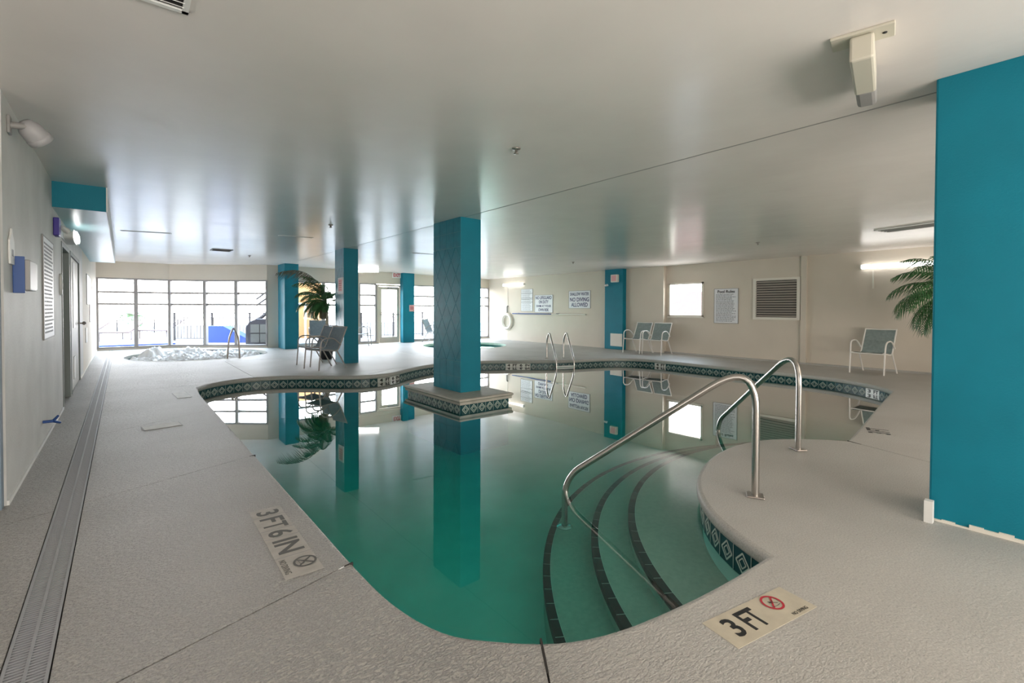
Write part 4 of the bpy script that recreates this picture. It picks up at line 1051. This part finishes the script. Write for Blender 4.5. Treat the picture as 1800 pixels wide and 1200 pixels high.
q = MB(); q.add([(-.9, -.2, 0), (.7, -.2, 0), (.7, -.2, .15), (-.2, -.2, .62), (-.9, -.2, .62), (-.9, .3, 0), (.7, .3, 0), (.7, .3, .15), (-.2, .3, .62), (-.9, .3, .62)], [(0, 1, 2, 3, 4), (9, 8, 7, 6, 5), (0, 5, 6, 1), (1, 6, 7, 2), (2, 7, 8, 3), (3, 8, 9, 4), (4, 9, 5, 0)]); q.obj('chute', 'poolblue', e)
# charcoal arched playhouse
e = empty('playhouse', (4.0, 18.6, -.03), radians(-38), 'charcoal arched playhouse with square panes outside the last bay window', 'playhouse')
prf = [(-.62, 0), (-.62, .62), (-.50, .82), (-.25, .92), (.12, .92), (.32, .80), (.62, .25), (.62, 0)]
q = MB(); q.prism(prf, -.3, .3, mtx=frame_basis((0, 0, 0), (1, 0, 0), (0, 0, 1))); q.obj('shell', 'hut', e, .03)
for i in range(2):
    for j in range(2): bxm('pane', (-.42+i*.33, -.33, .10+j*.33), (-.12+i*.33, -.30, .40+j*.33), 'hutpane', e)
# orange building
e = empty('orange_building', (6.6, 21.5, -.03), radians(-12), 'orange stucco building wall outside between two teal pillars', 'building')
bxm('wall', (-1.8, 0, 0), (.35, 3, 2.5), 'orange', e); bxm('door', (-1.3, -.04, 0), (-.5, 0, 1.45), 'orange', e)
bxm('door_trim', (-1.38, -.06, 0), (-1.3, 0, 1.52), 'offwhite', e); bxm('door_trim', (-.5, -.06, 0), (-.42, 0, 1.52), 'offwhite', e); bxm('door_trim', (-1.38, -.06, 1.45), (-.42, 0, 1.52), 'offwhite', e)
# stair to the upper level, seen through last bay
e = empty('outdoor_stair', (4.9, 20.3, -.03), radians(-38), 'diagonal stair flight outside the last bay window', 'stairs')
for k, z in enumerate((.9, 1.5, 1.75)):
    q = MB(); q.tube([(-1.0, 0, z-.1), (.45, 0, z+.95)], .035 if k else .07, 6); q.obj('stringer' if k == 0 else 'handrail', 'bronze', e)
# loungers piled behind left bay
def lounger(x, y, rz, k):
    e = empty('sun_lounger', (x, y, -.03), rz, ('nearest sun lounger outside the leftmost bay window', 'middle sun lounger outside the left bay windows', 'farthest sun lounger, outside the second bay window')[k], 'sun lounger', 'sun loungers on the terrace'); q = MB()
    q.tube([(-.9, -.3, .35), (.3, -.3, .30), (.9, -.3, .75)], .025, 6); q.tube([(-.9, .3, .35), (.3, .3, .30), (.9, .3, .75)], .025, 6); q.obj('frame', 'lounge', e)
    q = MB(); q.box((-.9, -.28, .31), (.3, .28, .34)); q.box((0, -.28, -.01), (.75, .28, .01), mtx=rots(0, radians(-37), 0, (.3, 0, .31))); q.obj('sling', 'lounge', e)
    for a, b in ((-.7, -.28), (-.7, .28), (.4, -.28), (.4, .28)): q = MB(); q.tube([(a, b, 0), (a, b, .33)], .02, 6); q.obj('leg', 'lounge', e)
for k, (x, y, rz) in enumerate(((-1.3, 23.2, .3), (-.2, 24.6, .5), (1.2, 25.8, .2))): lounger(x, y, rz, k)
# far palms and a pink neighbouring wall
struct(bx('wall_neighbour', (17.0, 5.2, -1), (17.3, 14.0, 1.95), 'pinkwall'), 'pink wall of the neighbouring building')
random.seed(21)
def tree(x, y, zt, r, label):
    e = empty('palm_tree', (x, y, -.03), 0, label, 'tree', 'palm trees beyond the terrace'); q = MB(); q.tube([(0, 0, 0), (.1, 0, zt*.5), (0, 0, zt)], [.14, .10, .09], 8); q.obj('trunk', 'trunk', e)
    q = MB()
    for k in range(16):
        a = 2*pi*k/16; L = r*random.uniform(.8, 1.1); el = random.uniform(-.2, .9); p = Vector((0, 0, zt)); h_ = Vector((cos(a), sin(a), 0)); th = el
        for i in range(7):
            p2 = p+(h_*cos(th)+Vector((0, 0, 1))*sin(th))*L/7; th -= .25; s_ = h_.cross(Vector((0, 0, 1)))*.18*L*(1-i/8)
            q.add([p, p2, p2+s_+Vector((0, 0, -.1)), p+s_+Vector((0, 0, -.1))], [(0, 1, 2, 3)]); q.add([p, p2, p2-s_+Vector((0, 0, -.1)), p-s_+Vector((0, 0, -.1))], [(0, 3, 2, 1)]); p = p2
    q.obj('crown', 'frond', e)
tree(7.6, 30.5, 3.4, 1.5, 'palm tree crown beyond the last bay window')
tree(.6, 41, .75, 1.2, 'low palm tree on the horizon beyond the second bay window')
